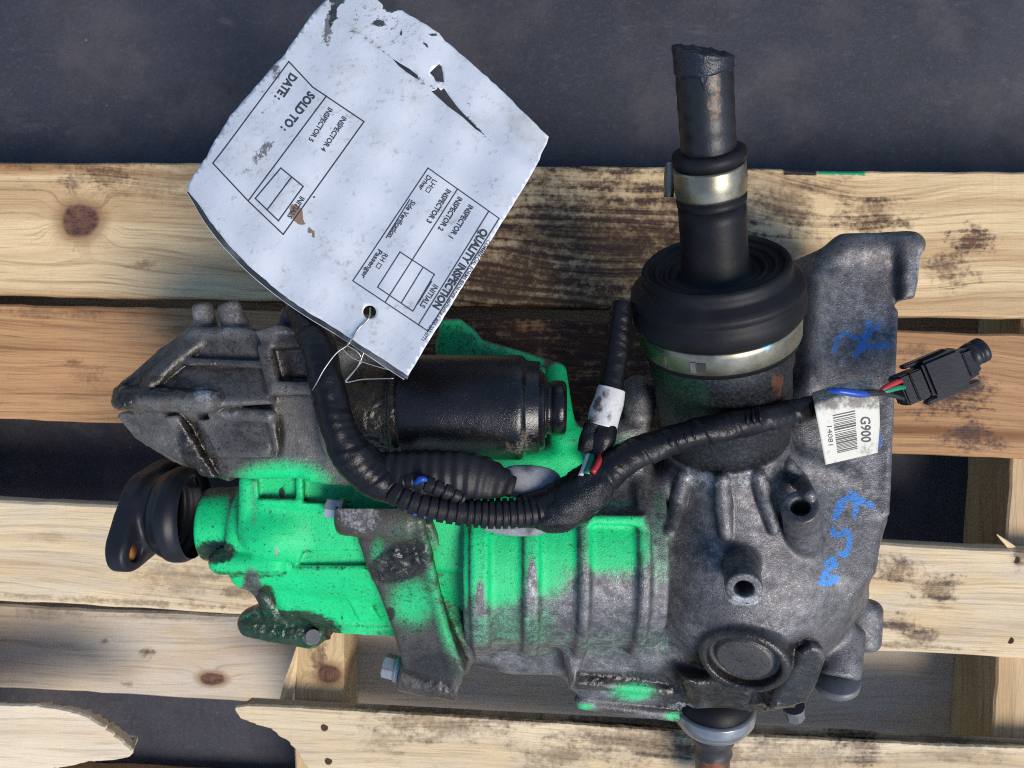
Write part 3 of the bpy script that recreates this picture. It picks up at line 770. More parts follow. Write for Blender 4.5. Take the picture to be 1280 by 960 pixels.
f.cut(prism([(322, 590), (371, 590), (371, 622), (324, 622)], .1525, .20, .155, .002), .0015)
f.cut(prism([(381, 590), (424, 590), (450, 600), (440, 628), (381, 626)], .1525, .20, .155, .002), .0015)
f.cut(prism([(380, 688), (470, 688), (470, 706), (372, 706)], .1470, .20, .15, .0015), .0015)
f.cut(prism([(414, 784), (494, 784), (496, 798), (416, 796)], .0905, .20, .09, .001), .001)
def crust_gear(px, py, V):
    return np.maximum.reduce([.55 * ell(px, py, 352, 782, 52, 22, .5), .7 * ell(px, py, 272, 688, 20, 14, .5), .8 * ell(px, py, 502, 705, 30, 24)])
def masks_gear(px, py, V):
    paint = np.ones(px.shape) * 1.02 - .75 * ell(px, py, 315, 740, 14, 34, .4) - .8 * ell(px, py, 352, 622, 24, 8) * .4 - .5 * rect(px, py, 400, 796, 500, 812, 5) - .5 * ell(px, py, 346, 690, 5, 9) - .5 * rect(px, py, 312, 590, 322, 660, 4)
    grime = np.maximum.reduce([.98 * ell(px, py, 358, 789, 72, 28), .85 * ell(px, py, 270, 690, 26, 16), .8 * ell(px, py, 497, 700, 40, 40), .95 * ell(px, py, 352, 615, 4, 6), .8 * ell(px, py, 332, 755, 14, 26), .5 * rect(px, py, 265, 712, 360, 724, 4), .55 * rect(px, py, 395, 794, 500, 806, 5), .55 * rect(px, py, 366, 707, 470, 714, 3), .42 * rect(px, py, 372, 685, 468, 690, 3), .5 * rect(px, py, 408, 780, 500, 785, 3), .45 * rect(px, py, 424, 720, 430, 784, 3), .4 * rect(px, py, 320, 620, 440, 627, 4), .35 * ell(px, py, 300, 640, 12, 60, .6), .3 * ell(px, py, 440, 745, 60, 50, .8), .22 * np.ones(px.shape)])
    return dict(paint=np.clip(paint, 0, 1), grime=grime, wear_highlight=.5 * ell(px, py, 346, 690, 5, 9))
cast_part('gear_case', f, m_cast, masks_gear, crust_gear, label='bright green painted front gear case')

# ---- diagonal mounting bracket
f = Field(P(405, 890, .02), P(610, 600, .02) + Vector((0, 0, .20)), .00125)
f.add(cyl(P(424, 638, .172), P(524, 650, .176), RP(31, .19), RP(30, .19), .006), .003)
f.add(prism([(455, 668), (470, 660), (524, 650), (534, 690), (548, 745), (563, 800), (580, 850), (574, 867), (545, 868), (515, 860), (498, 850), (490, 800), (476, 745), (462, 700)], .05, [(460, 668, .180), (530, 664, .186), (540, 860, .122)], .15, .004), .005)
f.add(prism([(515, 640), (545, 645), (560, 690), (575, 760), (592, 845), (580, 868), (560, 866), (545, 745)], .05, [(530, 650, .170), (560, 650, .168), (575, 860, .095)], .14, .004), .003)
f.add(cone(P(524, 650, .188), P(570, 850, .122), .004, .004), .004)
f.add(cyl(P(500, 838, .108), P(575, 850, .108), RP(24, .11), RP(26, .11), .003), .004)
def crust_br(px, py, V): return np.maximum.reduce([.9 * ell(px, py, 500, 702, 40, 20, .5, -20), .5 * ell(px, py, 545, 860, 40, 10), .35 * ell(px, py, 572, 790, 8, 70, .4, -12)])
def masks_br(px, py, V):
    paint = np.maximum.reduce([.64 * ell(px, py, 517, 752, 36, 36, .9), .5 * ell(px, py, 473, 690, 12, 22, .8), .55 * ell(px, py, 555, 745, 22, 95, .5, -12), .3 * ell(px, py, 520, 700, 60, 70, .6)])
    grime = np.maximum.reduce([1.0 * ell(px, py, 502, 702, 44, 26, .5, -20), .7 * ell(px, py, 545, 835, 45, 25, .5), .5 * ell(px, py, 540, 800, 40, 60, .5), .9 * ell(px, py, 487, 768, 8, 10, .3, 30), .6 * ell(px, py, 470, 740, 12, 14, .6), .55 * ell(px, py, 500, 668, 24, 18, .6), .5 * ell(px, py, 575, 800, 14, 70, .6), .30 * np.ones(px.shape)])
    return dict(paint=paint, grime=np.maximum(grime, .52) * (1 - .25 * ell(px, py, 517, 752, 30, 26)), wear_highlight=.60 * ell(px, py, 448, 640, 34, 30, .6) + .35 * ell(px, py, 528, 690, 5, 60, .6, -14))  # boss and right edge: worn iron plus a painted highlight
bracket = cast_part('mounting_bracket', f, m_brk, masks_br, crust_br, label='greasy diagonal iron bracket bolted across the green case')

# ---- actuator housing
f = Field(P(118, 625, .08), P(560, 355, .08) + Vector((0, 0, .165)), .00120)
zz = .185
f.add(prism([(158, 512), (186, 468), (210, 440), (248, 410), (300, 408), (345, 415), (400, 425), (520, 446), (522, 574), (500, 590), (432, 600), (300, 603), (262, 600), (200, 575), (165, 548)], .11, [(200, 500, .182), (450, 480, .196), (300, 600, .172)], zz, .008), .004)
f.add(prism([(143, 520), (152, 514), (246, 520), (282, 604), (252, 594), (205, 578), (163, 549)], .11, [(150, 520, .166), (246, 520, .178), (250, 595, .155)], .165, .004), .004)
f.add(prism([(152, 490), (168, 472), (212, 446), (245, 425), (332, 428), (342, 505), (200, 512), (156, 508)], .15, [(170, 492, .198), (330, 500, .204), (280, 425, .187)], .195, .004), .003)
for q0, q1 in (((158, 484, .191), (204, 443, .188)), ((204, 443, .188), (248, 411, .184)), ((178, 490, .199), (226, 446, .195)), ((226, 446, .195), (262, 420, .190))): f.add(cone(P(*q0), P(*q1), .0042, .0042), .002)
f.add(cone(P(158, 498, .199), P(262, 502, .203), RP(14, .2), RP(14, .2)), .003)
f.add(prism([(156, 500), (270, 504), (340, 512), (340, 530), (250, 530), (160, 524)], .14, [(160, 510, .186), (330, 510, .193), (250, 530, .180)], .19, .003), .004)
f.add(cone(P(190, 478, .193), P(246, 424, .186), RP(13, .19), RP(15, .19)), .004)
f.add(cone(P(184, 474, .172), P(206, 448, .168), RP(12, .18), RP(10, .18)), .006)
f.add(cone(P(152, 492, .186), P(150, 502, .184), RP(10, .19), RP(10, .19)), .004)
f.add(cone(P(236, 452, .1955), P(335, 456, .2005), .0028, .0028), .003)
f.add(cyl(P(260, 418, .176), P(252, 379, .178), RP(14, .17), RP(12.5, .17), .003), .003)
f.add(cyl(P(303, 424, .180), P(283, 379, .182), RP(17, .17), RP(14, .17), .003), .003)
f.add(prism([(248, 524), (334, 522), (344, 538), (338, 572), (256, 574)], .14, [(250, 526, .194), (335, 526, .199), (290, 572, .187)], .19, .002), .001)
f.add(cone(P(268, 516, .194), P(338, 520, .200), .0045, .0045), .003)
f.add(cone(P(340, 520, .198), P(347, 560, .194), .003, .003), .003)
f.add(prism([(212, 520), (230, 518), (268, 598), (248, 596)], .14, [(215, 520, .192), (230, 520, .192), (255, 595, .177)], .18, .002), .0015)
f.add(prism([(318, 414), (346, 405), (400, 415), (404, 436), (330, 436)], .14, .203, .2, .003), .002)
f.add(prism([(322, 432), (340, 430), (352, 492), (336, 494)], .15, .2045, .2, .003), .002)
f.add(prism([(336, 476), (400, 476), (402, 494), (338, 494)], .15, .2055, .2, .003), .002)
f.add(prism([(360, 440), (396, 436), (398, 470), (366, 472)], .15, .197, .195, .004), .004)
f.add(prism([(352, 386), (380, 374), (420, 392), (420, 425), (345, 420)], .13, .185, .18, .005), .006)
f.add(cyl(P(410, 512, .175), P(520, 510, .176), RP(62, .18), RP(64, .18), .004), .008)
f.add(cyl(P(494, 510, .176), P(510, 510, .176), RP(72, .18), RP(72, .18), .003), .003)
for q in ((480, 440), (478, 580), (455, 455)): f.add(cone(P(q[0] - 8, q[1], .18), P(q[0] + 26, q[1], .18), RP(13, .18), RP(13, .18)), .004)
f.add(cone(P(395, 590, .170), P(470, 596, .172), .008, .008), .006)
def crust_act(px, py, V): return np.maximum.reduce([.55 * ell(px, py, 155, 492, 18, 22), .6 * ell(px, py, 205, 482, 50, 10), .55 * ell(px, py, 252, 570, 16, 34, .4, -25), .6 * ell(px, py, 485, 535, 40, 40), .4 * rect(px, py, 140, 530, 290, 606, 12) * (np.abs(py - (520 + (px - 145) * .62)) < 12)])
def masks_act(px, py, V):
    paint = .85 * ell(px, py, 352, 606, 60, 30, .7)
    grime = np.maximum.reduce([.85 * ell(px, py, 200, 482, 66, 18, .6), .8 * ell(px, py, 155, 492, 20, 26, .6), .92 * ell(px, py, 248, 565, 22, 48, .5, -25), .85 * ell(px, py, 475, 515, 66, 80, .5), .7 * ell(px, py, 375, 445, 48, 44, .6), .6 * ell(px, py, 300, 450, 90, 40, .6), .58 * ell(px, py, 305, 545, 60, 32, .6), .5 * ell(px, py, 240, 440, 50, 30, .6), .6 * rect(px, py, 145, 575, 290, 606, 10), .8 * ell(px, py, 350, 545, 8, 30, .6), .64 * rect(px, py, 140, 415, 345, 505, 14), .40 * np.ones(px.shape)])
    wear_highlight = np.maximum.reduce([.70 * ell(px, py, 256, 494, 18, 11, .8), .42 * rect(px, py, 262, 512, 342, 523, 4), .5 * rect(px, py, 338, 412, 400, 420, 4), .42 * ell(px, py, 255, 392, 20, 20, .6), .42 * ell(px, py, 292, 398, 22, 28, .6), .42 * rect(px, py, 235, 452, 320, 458, 3), .3 * ell(px, py, 390, 540, 60, 50, .7), .3 * ell(px, py, 195, 550, 40, 24, .6)])  # bar end: wear with a highlight painted in; the rest is worn edges
    rust = .62 * ell(px, py, 207, 506, 10, 18, .8)
    return dict(paint=paint, grime=grime * (1 - .8 * ell(px, py, 352, 604, 48, 24, .6)), wear_highlight=wear_highlight, rust=rust)
act = cast_part('actuator_housing', f, m_cast2, masks_act, crust_act, label='dark greasy cast housing with two nubs')

# ---- motor can
m_motor, b_ = new_mat('black_motor_paint'); o_ = texco()
n1 = noise(o_, 500, 4, .7); n2 = noise(o_, 70, 5, .6); n3 = noise(o_, 1400, 2, .5)
c_ = mix(n2, (.0035, .0035, .0045), (.009, .009, .011)); c_ = mix(n3.step(.66, .74) * .65, c_, (.10, .10, .105))
wm = attr('wear_highlight'); c_ = mix((wm + (n2 - .5) * 1.6 + (n1 - .5) * 1.4).step(.35, .95) * .7, c_, (.24, .21, .17))
c_ = mix((attr('paint') + (n1 - .5) * .8).step(.4, .65), c_, (.0, .30, .11))
link(c_, b_.inputs['Base Color']); link(n2 * .35 + .06, b_.inputs['Roughness']); b_.inputs['Specular IOR Level'].default_value = .5
link(bump(n1 * .5 + n3 * .5, .34, .0009), b_.inputs['Normal'])
ma, mb = P(505, 508, .183), P(700, 510, .187)
rm = RP(66, .19)
prof = [(0, rm * .9), (.0, rm * .98), (.02, rm), (.3, rm), (.70, rm), (.735, rm), (.755, rm * .99), (.770, rm * .965), (.778, rm * .93), (.780, rm * .915), (.79, rm * .90), (.86, rm * .885), (.872, rm * .87), (.873, rm * .80), (.895, rm * .79), (.903, rm * .76), (.906, rm * .70), (.907, rm * .40)]
V, F = lathe(ma, mb, prof, 96); Va = np.array([tuple(v) for v in V]); px, py = to_px(Va)
obj('motor_can', V, F, m_motor, unit, attrs=dict(wear_highlight=.62 * ell(px, py, 656, 558, 16, 26, .8) + .25 * ell(px, py, 656, 500, 14, 60, .7), paint=.8 * ell(px, py, 692, 458, 18, 12) + .45 * rect(px, py, 540, 436, 690, 446, 5)), label='black oily cylindrical motor')
V, F = lathe(ma, mb, [(.89, rm * .57), (.915, rm * .57), (.918, rm * .50), (.95, rm * .50), (.955, rm * .525), (1.01, rm * .525), (1.03, rm * .50), (1.04, rm * .44), (1.042, rm * .2)], 64)
obj('motor_end_cap', V, F, m_motor, unit, attrs=dict(wear_highlight=np.zeros(len(V)), paint=np.zeros(len(V))))

# ---- CV joint, boot, clamps, shaft
m_rub = simple('black_rubber', (.0065, .0065, .008), .50, var=.35, nscale=90, bmp=.25, dust=((.030, .030, .036), .35), spec=.22)
m_cup, b_ = new_mat('black_joint_steel'); o_ = texco()
n1 = noise(o_, 420, 5, .7); n2 = noise(o_, 55, 5, .6)
c_ = mix(n1.step(.4, .7), (.007, .0075, .009), (.035, .037, .04)); c_ = mix((attr('rust') + (n2 - .5) * .8).step(.45, .65) * .8, c_, (.14, .055, .025))
c_ = mix((attr('paint') + (n1 - .5) * 1.6).step(.4, .95) * .45, c_, (.01, .08, .045))
link(c_, b_.inputs['Base Color']); link(n2 * .3 + .30, b_.inputs['Roughness']); b_.inputs['Metallic'].default_value = .25
link(bump(n1, .5, .0008), b_.inputs['Normal'])
def attrs_of(V, **kw):
    Va = np.array([tuple(v) for v in V]); px, py = to_px(Va)
    return {k: (fn(px, py) if callable(fn) else np.full(len(V), fn)) for k, fn in kw.items()}
V, F = lathe(AX0, AX1, [(-.10, .036), (-.10, .044), (-.085, .0455), (-.05, .0455), (-.045, .0475), (.0, .0485), (.20, .0490), (.205, .0505), (.26, .0505), (.33, .0505), (.33, .03)], 96)
obj('joint_cup', V, F, m_cup, unit, attrs=attrs_of(V, rust=lambda x, y: .65 * ell(x, y, 972, 490, 10, 24) + .35 * ell(x, y, 955, 465, 30, 14), paint=lambda x, y: .75 * ell(x, y, 850, 490, 45, 60)), label='black steel joint cup with a rust streak')
bp = [(.268, .050), (.268, .0535), (.284, .0540), (.346, .0542), (.354, .0562), (.364, .0578), (.385, .0584), (.402, .0578), (.412, .0562), (.418, .0566), (.426, .0578), (.436, .0574), (.446, .0545), (.456, .0505), (.462, .0492),
      (.475, .0494), (.488, .0490), (.494, .0476), (.494, .0452), (.486, .0436), (.478, .0426), (.478, .0414), (.486, .0402), (.488, .0388), (.480, .0374), (.472, .0362), (.472, .0348), (.480, .0336), (.482, .0322), (.474, .0308), (.462, .0292), (.462, .0270), (.470, .0240), (.50, .0222), (.53, .0217), (.62, .0214), (.66, .0214)]
def boot_rf(t, th): return .0006 * math.sin(th * 3 + 1) * (1 if t < .47 else .4)
V, F = lathe(AX0, AX1, bp, 128, boot_rf)
obj('rubber_boot', V, F, m_rub, unit, label='black ridged rubber boot')
sl_p = [(.655, .0214), (.660, .0220), (.672, .0222), (.676, .0208), (.76, .0208), (.762, .0228), (.775, .0230), (.786, .0222), (.79, .0200)]
V, F = lathe(AX0, AX1, sl_p, 80); obj('boot_neck', V, F, m_rub, unit)
m_shaft, b_ = new_mat('black_painted_shaft'); o_ = texco()
n1 = noise(o_, 320, 5, .7); n2 = noise(o_, 60, 4)
c_ = mix(n2, (.004, .004, .0055), (.011, .011, .014)); rr_ = (attr('rust') + (n1 - .5) * 1.1).step(.55, .75)
c_ = mix(rr_ * .9, c_, (.16, .085, .045)); link(c_, b_.inputs['Base Color']); link(n2 * .3 + .25, b_.inputs['Roughness'])
link(bump(n1, .35, .0007), b_.inputs['Normal'])
tv = [(.74, .0195), (.775, .0170)] + [(.79 + .175 * i / 24, .0168 + .0002 * math.sin(i)) for i in range(25)] + [(.985, .0168)]
V, F = lathe(AX0, AX1, tv, 64)
obj('stub_shaft', V, F, m_shaft, unit, attrs=attrs_of(V, rust=lambda x, y: .62 * ell(x, y, 893, 125, 12, 42)), label='black painted stub shaft')
# torn plastic cap, cut slanting
m_plas = simple('black_plastic_film', (.010, .012, .020), .30, var=.4, nscale=160, bmp=.8)
ax, s_, u = frame_from(AX1 - AX0); V = []; F = []; n = 72; rows = 12
for i in range(rows):
    for j in range(n):
        th = 2 * math.pi * j / n; dirv = s_ * math.cos(th) + u * math.sin(th)
        top = 1.012 - .022 * math.cos(th) if s_.x > 0 else 1.012 + .022 * math.cos(th)
        low = .958 + .020 * fbm(np.array([[math.cos(th) * 1.5, math.sin(th) * 1.5, 0.]]), 1.6, 4)[0] - (.030 if abs(th - 1.25) < .10 else 0)
        t = low + (top - low) * i / (rows - 1)
        rr = .0170 + .0007 * fbm(np.array([[math.cos(th) * 2, math.sin(th) * 2, i * .5]]), 2.5, 8)[0] + (.0004 if i in (rows - 2, rows - 3) else 0) - (.0006 if i == 0 else 0)
        V.append(AX0.lerp(AX1, t) + dirv * rr)
for i in range(rows - 1):
    for j in range(n):
        k = (j + 1) % n; F.append((i * n + j, i * n + k, (i + 1) * n + k, (i + 1) * n + j))
b0 = len(V)
for q, rr in ((.75, .75), (.4, .4)):
    for j in range(n):
        c = Vector(V[(rows - 1) * n + j]); base = AX0.lerp(AX1, 1.012); V.append(base + (c - base) * rr + ax * .0015 * math.sin(j * .7 + q * 9))
for j in range(n):
    k = (j + 1) % n; F.append(((rows - 1) * n + j, (rows - 1) * n + k, b0 + k, b0 + j)); F.append((b0 + j, b0 + k, b0 + n + k, b0 + n + j))
F.append(tuple(b0 + n + j for j in range(n)))
obj('shaft_end_film', V, F, m_plas, unit, label='torn black plastic over the shaft end')
# clamps
m_clamp, b_ = new_mat('plated_steel_band'); o_ = texco(); n1 = noise(o_, 60, 5, .6); n2 = noise(o_, 500, 4, .7)
c_ = mix(n1.step(.35, .7), (.22, .20, .145), (.34, .31, .24)); c_ = mix(n2.step(.62, .75) * .6, c_, (.12, .10, .07))
c_ = mix((attr('paint') + (n2 - .5) * .6).step(.45, .65) * .6, c_, (.015, .12, .06)); c_ = mix((attr('rust') + (n1 - .5) * .5).step(.45, .6) * .8, c_, (.38, .26, .06))
c_ = mix((attr('chalk') + (n2 - .5) * .8).step(.45, .65) * .7, c_, (.20, .50, .70))
link(c_, b_.inputs['Base Color']); b_.inputs['Metallic'].default_value = .85; link(n1 * .25 + .26, b_.inputs['Roughness'])
link(bump(n2, .15, .0005), b_.inputs['Normal'])
V, F = lathe(AX0, AX1, [(.284, .0530), (.284, .0548), (.286, .0553), (.330, .0556), (.344, .0557), (.346, .0552), (.346, .0530)], 128)
band = obj('large_clamp', V, F, m_clamp, unit, attrs=attrs_of(V, paint=lambda x, y: .9 * ell(x, y, 810, 420, 30, 30, .4), rust=lambda x, y: .9 * ell(x, y, 853, 431, 6, 4), chalk=lambda x, y: .9 * ell(x, y, 958, 432, 6, 8)), label='silver band clamp around the boot')
def band_bit(name, px_, py_, t0, t1, w_, r_, mat, par):
    # small raised or dark plate seated on the band
    c = axp((t0 + t1) / 2); ray = P(px_, py_, .2) - Vector((0, 0, CAM_H)); ray.normalize()
    ax_ = (AX1 - AX0).normalized(); v = P(px_, py_, .22) - c; v = (v - ax_ * v.dot(ax_)); th_ = v.normalized(); tg = ax_.cross(th_)
    bm = bmesh.new(); L = (AX1 - AX0).length * (t1 - t0)
    bmesh.ops.create_cube(bm, size=1.0); M_ = Matrix((tg, ax_, th_)).transposed().to_4x4()
    for v_ in bm.verts: v_.co = c + th_ * (r_ + v_.co.z * .0014) + tg * v_.co.x * w_ + ax_ * v_.co.y * L
    o = bm_obj(name, bm, mat, par); nv = len(o.data.vertices)
    for k_ in ('paint', 'rust', 'chalk'): o.data.attributes.new(k_, 'FLOAT', 'POINT')
    return o
m_dark = simple('dark_recess', (.03, .03, .03), .6)
band_bit('clamp_slot', 884, 440, .297, .322, .0060, .0553, m_dark, band)
band_bit('clamp_tooth', 876, 440, .294, .324, .0036, .0555, m_clamp, band)
band_bit('clamp_hook', 832, 432, .296, .322, .0030, .0553, m_clamp, band)
V, F = lathe(AX0, AX1, [(.682, .0208), (.682, .0220), (.688, .0224), (.700, .0224), (.706, .0227), (.726, .0227), (.732, .0224), (.748, .0224), (.754, .0220), (.754, .0208)], 80)
sb = obj('small_clamp', V, F, m_clamp, unit, attrs=attrs_of(V, paint=0, rust=lambda x, y: .35 * ell(x, y, 905, 235, 12, 12), chalk=0), label='brassy small clamp on the boot neck')
# folded lug of the small clamp, on its left
V, F = tube([(836, 246, .222, 6.5), (837, 232, .224, 7.5), (838, 215, .226, 7.5), (838, 203, .228, 6)], 16, 14, flat=1.3)
obj('clamp_lug', V, F, m_clamp, sb, attrs=attrs_of(V, paint=0, rust=0, chalk=0))

# ---- lower stub on the other side
LA, LB = P(893, 862, .066), P(890, 980, .036)
m_ring = simple('grey_plastic_ring', (.24, .25, .265), .30, .5, var=.3, nscale=80, bmp=.15, dust=((.03, .03, .034), .6))
V, F = lathe(LA, LB, [(.13, .030), (.14, .0345), (.15, .0345), (.20, .0350), (.25, .0345), (.26, .0330), (.27, .0330), (.30, .0315), (.34, .028), (.36, .022)], 80)
obj('seal_ring', V, F, m_ring, unit, label='grey dust ring around the lower stub')
V, F = lathe(LA, LB, [(-.05, .02), (-.05, .0305), (.12, .0315), (.135, .0315), (.14, .025)], 60)
obj('dust_shield', V, F, m_rub, unit)
m_stub, b_ = new_mat('rusty_stub_steel'); o_ = texco(); n1 = noise(o_, 150, 5, .65)
c_ = mix(n1, (.012, .012, .014), (.04, .035, .035)); c_ = mix((attr('rust') + (n1 - .5) * 1.4).step(.4, .8), c_, (.20, .065, .02))
link(c_, b_.inputs['Base Color']); b_.inputs['Roughness'].default_value = .5; link(bump(n1, .5, .001), b_.inputs['Normal'])
V, F = lathe(LA, LB, [(.25, .020), (.44, .0200), (.50, .0185), (.52, .0160), (.60, .0160), (.64, .0168), (.68, .0150), (1.0, .0148), (1.18, .0145), (1.2, .010)], 48)
obj('lower_stub_shaft', V, F, m_stub, unit, attrs=attrs_of(V, rust=lambda x, y: .8 * sstep(944, 960, y)), label='lower stub shaft with a rusty end')

# ---- output flange at the left
f = Field(P(105, 730, .02), P(285, 545, .02) + Vector((0, 0, .135)), .00105)
fc = P(268, 644, .098); fx = Vector((-1, .02, -.10)).normalized(); _, fs, fu = frame_from(fx)
f.add(cyl(fc, fc + fx * .040, .0350, .0360, .004), .003)
f.add(cyl(fc + fx * .004, fc + fx * .010, .0380, .0380, .002), .002)
f.add(cyl(fc + fx * .018, fc + fx * .034, .0385, .0395, .006), .004)
f.add(cyl(fc + fx * .032, fc + fx * .055, .029, .033, .003), .006)
pc = fc + fx * .050
f.add(cyl(pc, pc + fx * .0145, .0345, .0345, .003), .003)
e_dir = Vector((0, -.62, .78)); e_dir = (e_dir - fx * e_dir.dot(fx)).normalized()
for sg in (1, -1):
    ec = pc + e_dir * (.041 * sg)
    f.add(cyl(ec, ec + fx * .0145, .0150, .0150, .003), .010)
    f.add(cyl(pc + e_dir * .026 * sg, pc + e_dir * .026 * sg + fx * .0145, .023, .023, .003), .008)
    f.cut(cyl(ec - fx * .02, ec + fx * .03, .0072, None, .0005), .001)
m_rustd = simple('orange_rust', (.42, .15, .03), .7, var=.4, nscale=300)
V, F = lathe(pc + e_dir * .041 + fx * .0012, pc + e_dir * .041 + fx * .010, [(0, .0070), (1, .0070)], 24)
obj('rusty_hole_plug', V, F, m_rustd, unit, label='orange rusty bolt hole of the flange ear')
m_flange = simple('black_flange_paint', (.010, .011, .016), .46, var=.35, nscale=70, bmp=.12, dust=((.045, .048, .062), .8), spec=.3)
V, Q = f.mesh(); obj('output_flange', V, Q, m_flange, unit, label='black two-eared output flange')

# ---- bolts, plug
m_bolt = simple('zinc_bolt', (.42, .43, .45), .38, .6, var=.2, nscale=90, bmp=.15, dust=((.06, .055, .05), .5))
m_bolt_d = simple('dirty_bolt', (.13, .13, .135), .5, .2, var=.3, nscale=120, bmp=.3, dust=((.05, .048, .045), .7))
def hexbolt(a, b, r, mat, parent, name='bolt'):
    """hex head from a (seat) to b (outer face) with a flange washer"""
    a = Vector(a); b = Vector(b); ax_, s2, u2 = frame_from(b - a); L = (b - a).length; V = []; F = []
    rows = [(0, r * 1.25, 24), (.22, r * 1.25, 24)]
    bm = bmesh.new()
    def ring(t, rr, n_, hexa=False):
        out = []
        for j in range(24):
            th = 2 * math.pi * j / 24
            q = rr
            if hexa: q = rr * math.cos(math.pi / 6) / math.cos(((th + math.pi / 6) % (math.pi / 3)) - math.pi / 6)
            out.append(bm.verts.new(a + (b - a) * t + s2 * math.cos(th) * q + u2 * math.sin(th) * q))
        return out
    rg = [ring(-.1, r * 1.12, 24), ring(.10, r * 1.12, 24), ring(.2, r * 1.06, 24), ring(.25, r, 24, True), ring(.93, r, 24, True), ring(1.0, r * .88, 24, False)]
    for p_, q_ in zip(rg[:-1], rg[1:]):
        for j in range(24):
            k = (j + 1) % 24; bm.faces.new((p_[j], p_[k], q_[k], q_[j]))
    bm.faces.new(rg[-1]); bm.faces.new(rg[0][::-1])
    return bm_obj(name, bm, mat, parent)
hexbolt(P(427, 637, .170), P(408, 634, .170), RP(13, .17), m_bolt, unit)
hexbolt(P(390, 795, .082), P(391, 796, .094), RP(10, .09), m_bolt_d, unit)
hexbolt(P(499, 836, .105), P(480, 831, .104), RP(15, .10), m_bolt, unit)
hexbolt(P(992, 884, .075), P(994, 897, .070), RP(12, .07), m_bolt_d, unit)
V, F = lathe(P(1046, 846, .116), P(1045, 860, .110), [(-.3, .012), (-.02, RP(27, .11)), (.0, RP(28.5, .11)), (.55, RP(27.5, .11)), (.9, RP(22, .11)), (1.0, RP(14, .11))], 40)
obj('dowel_cap', V, F, m_bolt_d, unit, label='grey capped lug end')
m_plug = casting('plug_iron', (.13, .125, .12), .1, 1.3)
pa = P(929, 830, .152) - dpl * .0095
V, F = lathe(pa, pa + dpl * .006, [(0, RP(46, .15)), (.55, RP(45, .15)), (.60, RP(40, .15)), (.35, RP(38, .15)), (.35, RP(36, .15)), (.95, RP(34, .15)), (1.0, RP(31, .15)), (.9, RP(15, .15)), (.92, .001)], 64)
obj('filler_plug', V, F, m_plug, unit, attrs=dict(paint=np.zeros(len(V)), grime=np.full(len(V), .52), chalk=np.zeros(len(V)), wear_highlight=np.zeros(len(V)), rust=np.zeros(len(V))), label='round dirty plug in its boss')

# ================================================================== WIRING HARNESS
har = empty('wiring_harness', P(640, 610, .20), 'black taped wiring harness with ribbed conduit draped across the gearbox to a plug at right', 'wiring harness')
m_tape = simple('black_vinyl_tape', (.006, .006, .0075), .36, var=.4, nscale=110, bmp=.5, dust=((.032, .032, .038), .3), spec=.28)
m_cond = simple('ribbed_conduit', (.010, .010, .012), .45, var=.3, nscale=120, bmp=.3, dust=((.045, .045, .05), .4), spec=.25)
m_oily = simple('oily_black_tape', (.004, .004, .005), .25, var=.4, nscale=300, bmp=.9, dust=((.06, .06, .065), .15), spec=.5)
def wrap(pitch, amp, tw=1.0, seed=0, lump=.0006):
    def fn(s_, th):
        q = (s_ / pitch + tw * th / (2 * math.pi)) % 1.0
        ridge = amp * (1 - q) * (1 if q > .08 else q / .08)
        return ridge + lump * (2 * vnoise(np.array([[s_ * 60, math.cos(th) * 1.3, math.sin(th) * 1.3 + seed]]), 1.0, seed)[0] - 1) + .00012 * math.sin(s_ * 900 + 2 * math.sin(th * 2 + s_ * 150))
    return fn
V, F = tube([(372, 366, .190, 17), (382, 398, .207, 19), (400, 440, .230, 20), (411, 490, .236, 21), (424, 538, .236, 22), (446, 575, .232, 26), (474, 598, .227, 27), (500, 612, .222, 22)], 260, 40, wrap(.027, .0009, 1.0, 1, .0010))
obj('taped_hose', V, F, m_tape, har, label='thick black taped hose running down at left')
def accordion(s_, th): return .00045 * math.sin(s_ * 2 * math.pi / .0075 + 1.8 * math.sin(th)) + .0024 * (2 * vnoise(np.array([[s_ * 45, math.cos(th) * 1.5, math.sin(th) * 1.5]]), 1.0, 5)[0] - 1)
V, F = tube([(446, 584, .224, 18), (484, 590, .228, 27), (530, 592, .231, 30), (580, 593, .231, 31), (615, 600, .228, 24), (640, 608, .222, 12)], 240, 36, accordion, flat=.62)
obj('folded_sleeve', V, F, m_cond, har, label='crumpled black sleeve fold above the ribbed conduit')
def corr(s_, th):
    q = (s_ / (.0060 if s_ < .055 else .0046)) % 1.0
    return .0011 * (1 if .22 < q < .92 else -.6)
V, F = tube([(486, 604, .229, 15), (500, 617, .232, 16), (530, 630, .232, 16), (570, 638, .230, 16), (615, 642, .228, 17), (660, 640, .226, 17), (690, 634, .224, 17)], 380, 32, corr)
obj('ribbed_conduit', V, F, m_cond, har, label='black ribbed conduit curving under the motor')
V, F = tube([(500, 600, .232, 9), (520, 600, .237, 10), (540, 606, .238, 10), (560, 614, .237, 9), (580, 622, .234, 8)], 120, 20, lambda s_, th: .0010 * (1 if (s_ / .0060) % 1 > .25 else -.5))
obj('ribbed_conduit', V, F, m_cond, har, label='short thinner ribbed conduit beside the fold')
V, F = tube([(650, 640, .218, 20), (690, 634, .222, 27), (722, 617, .224, 27), (752, 594, .222, 24), (785, 572, .220, 20), (825, 555, .218, 18), (868, 542, .218, 17), (905, 534, .217, 17), (950, 525, .212, 16), (995, 514, .204, 15), (1030, 505, .198, 13)], 320, 36, wrap(.0215, .0009, -1.0, 7, .0008))
obj('taped_branch', V, F, m_tape, har, label='black taped branch crossing the round joint to the label')
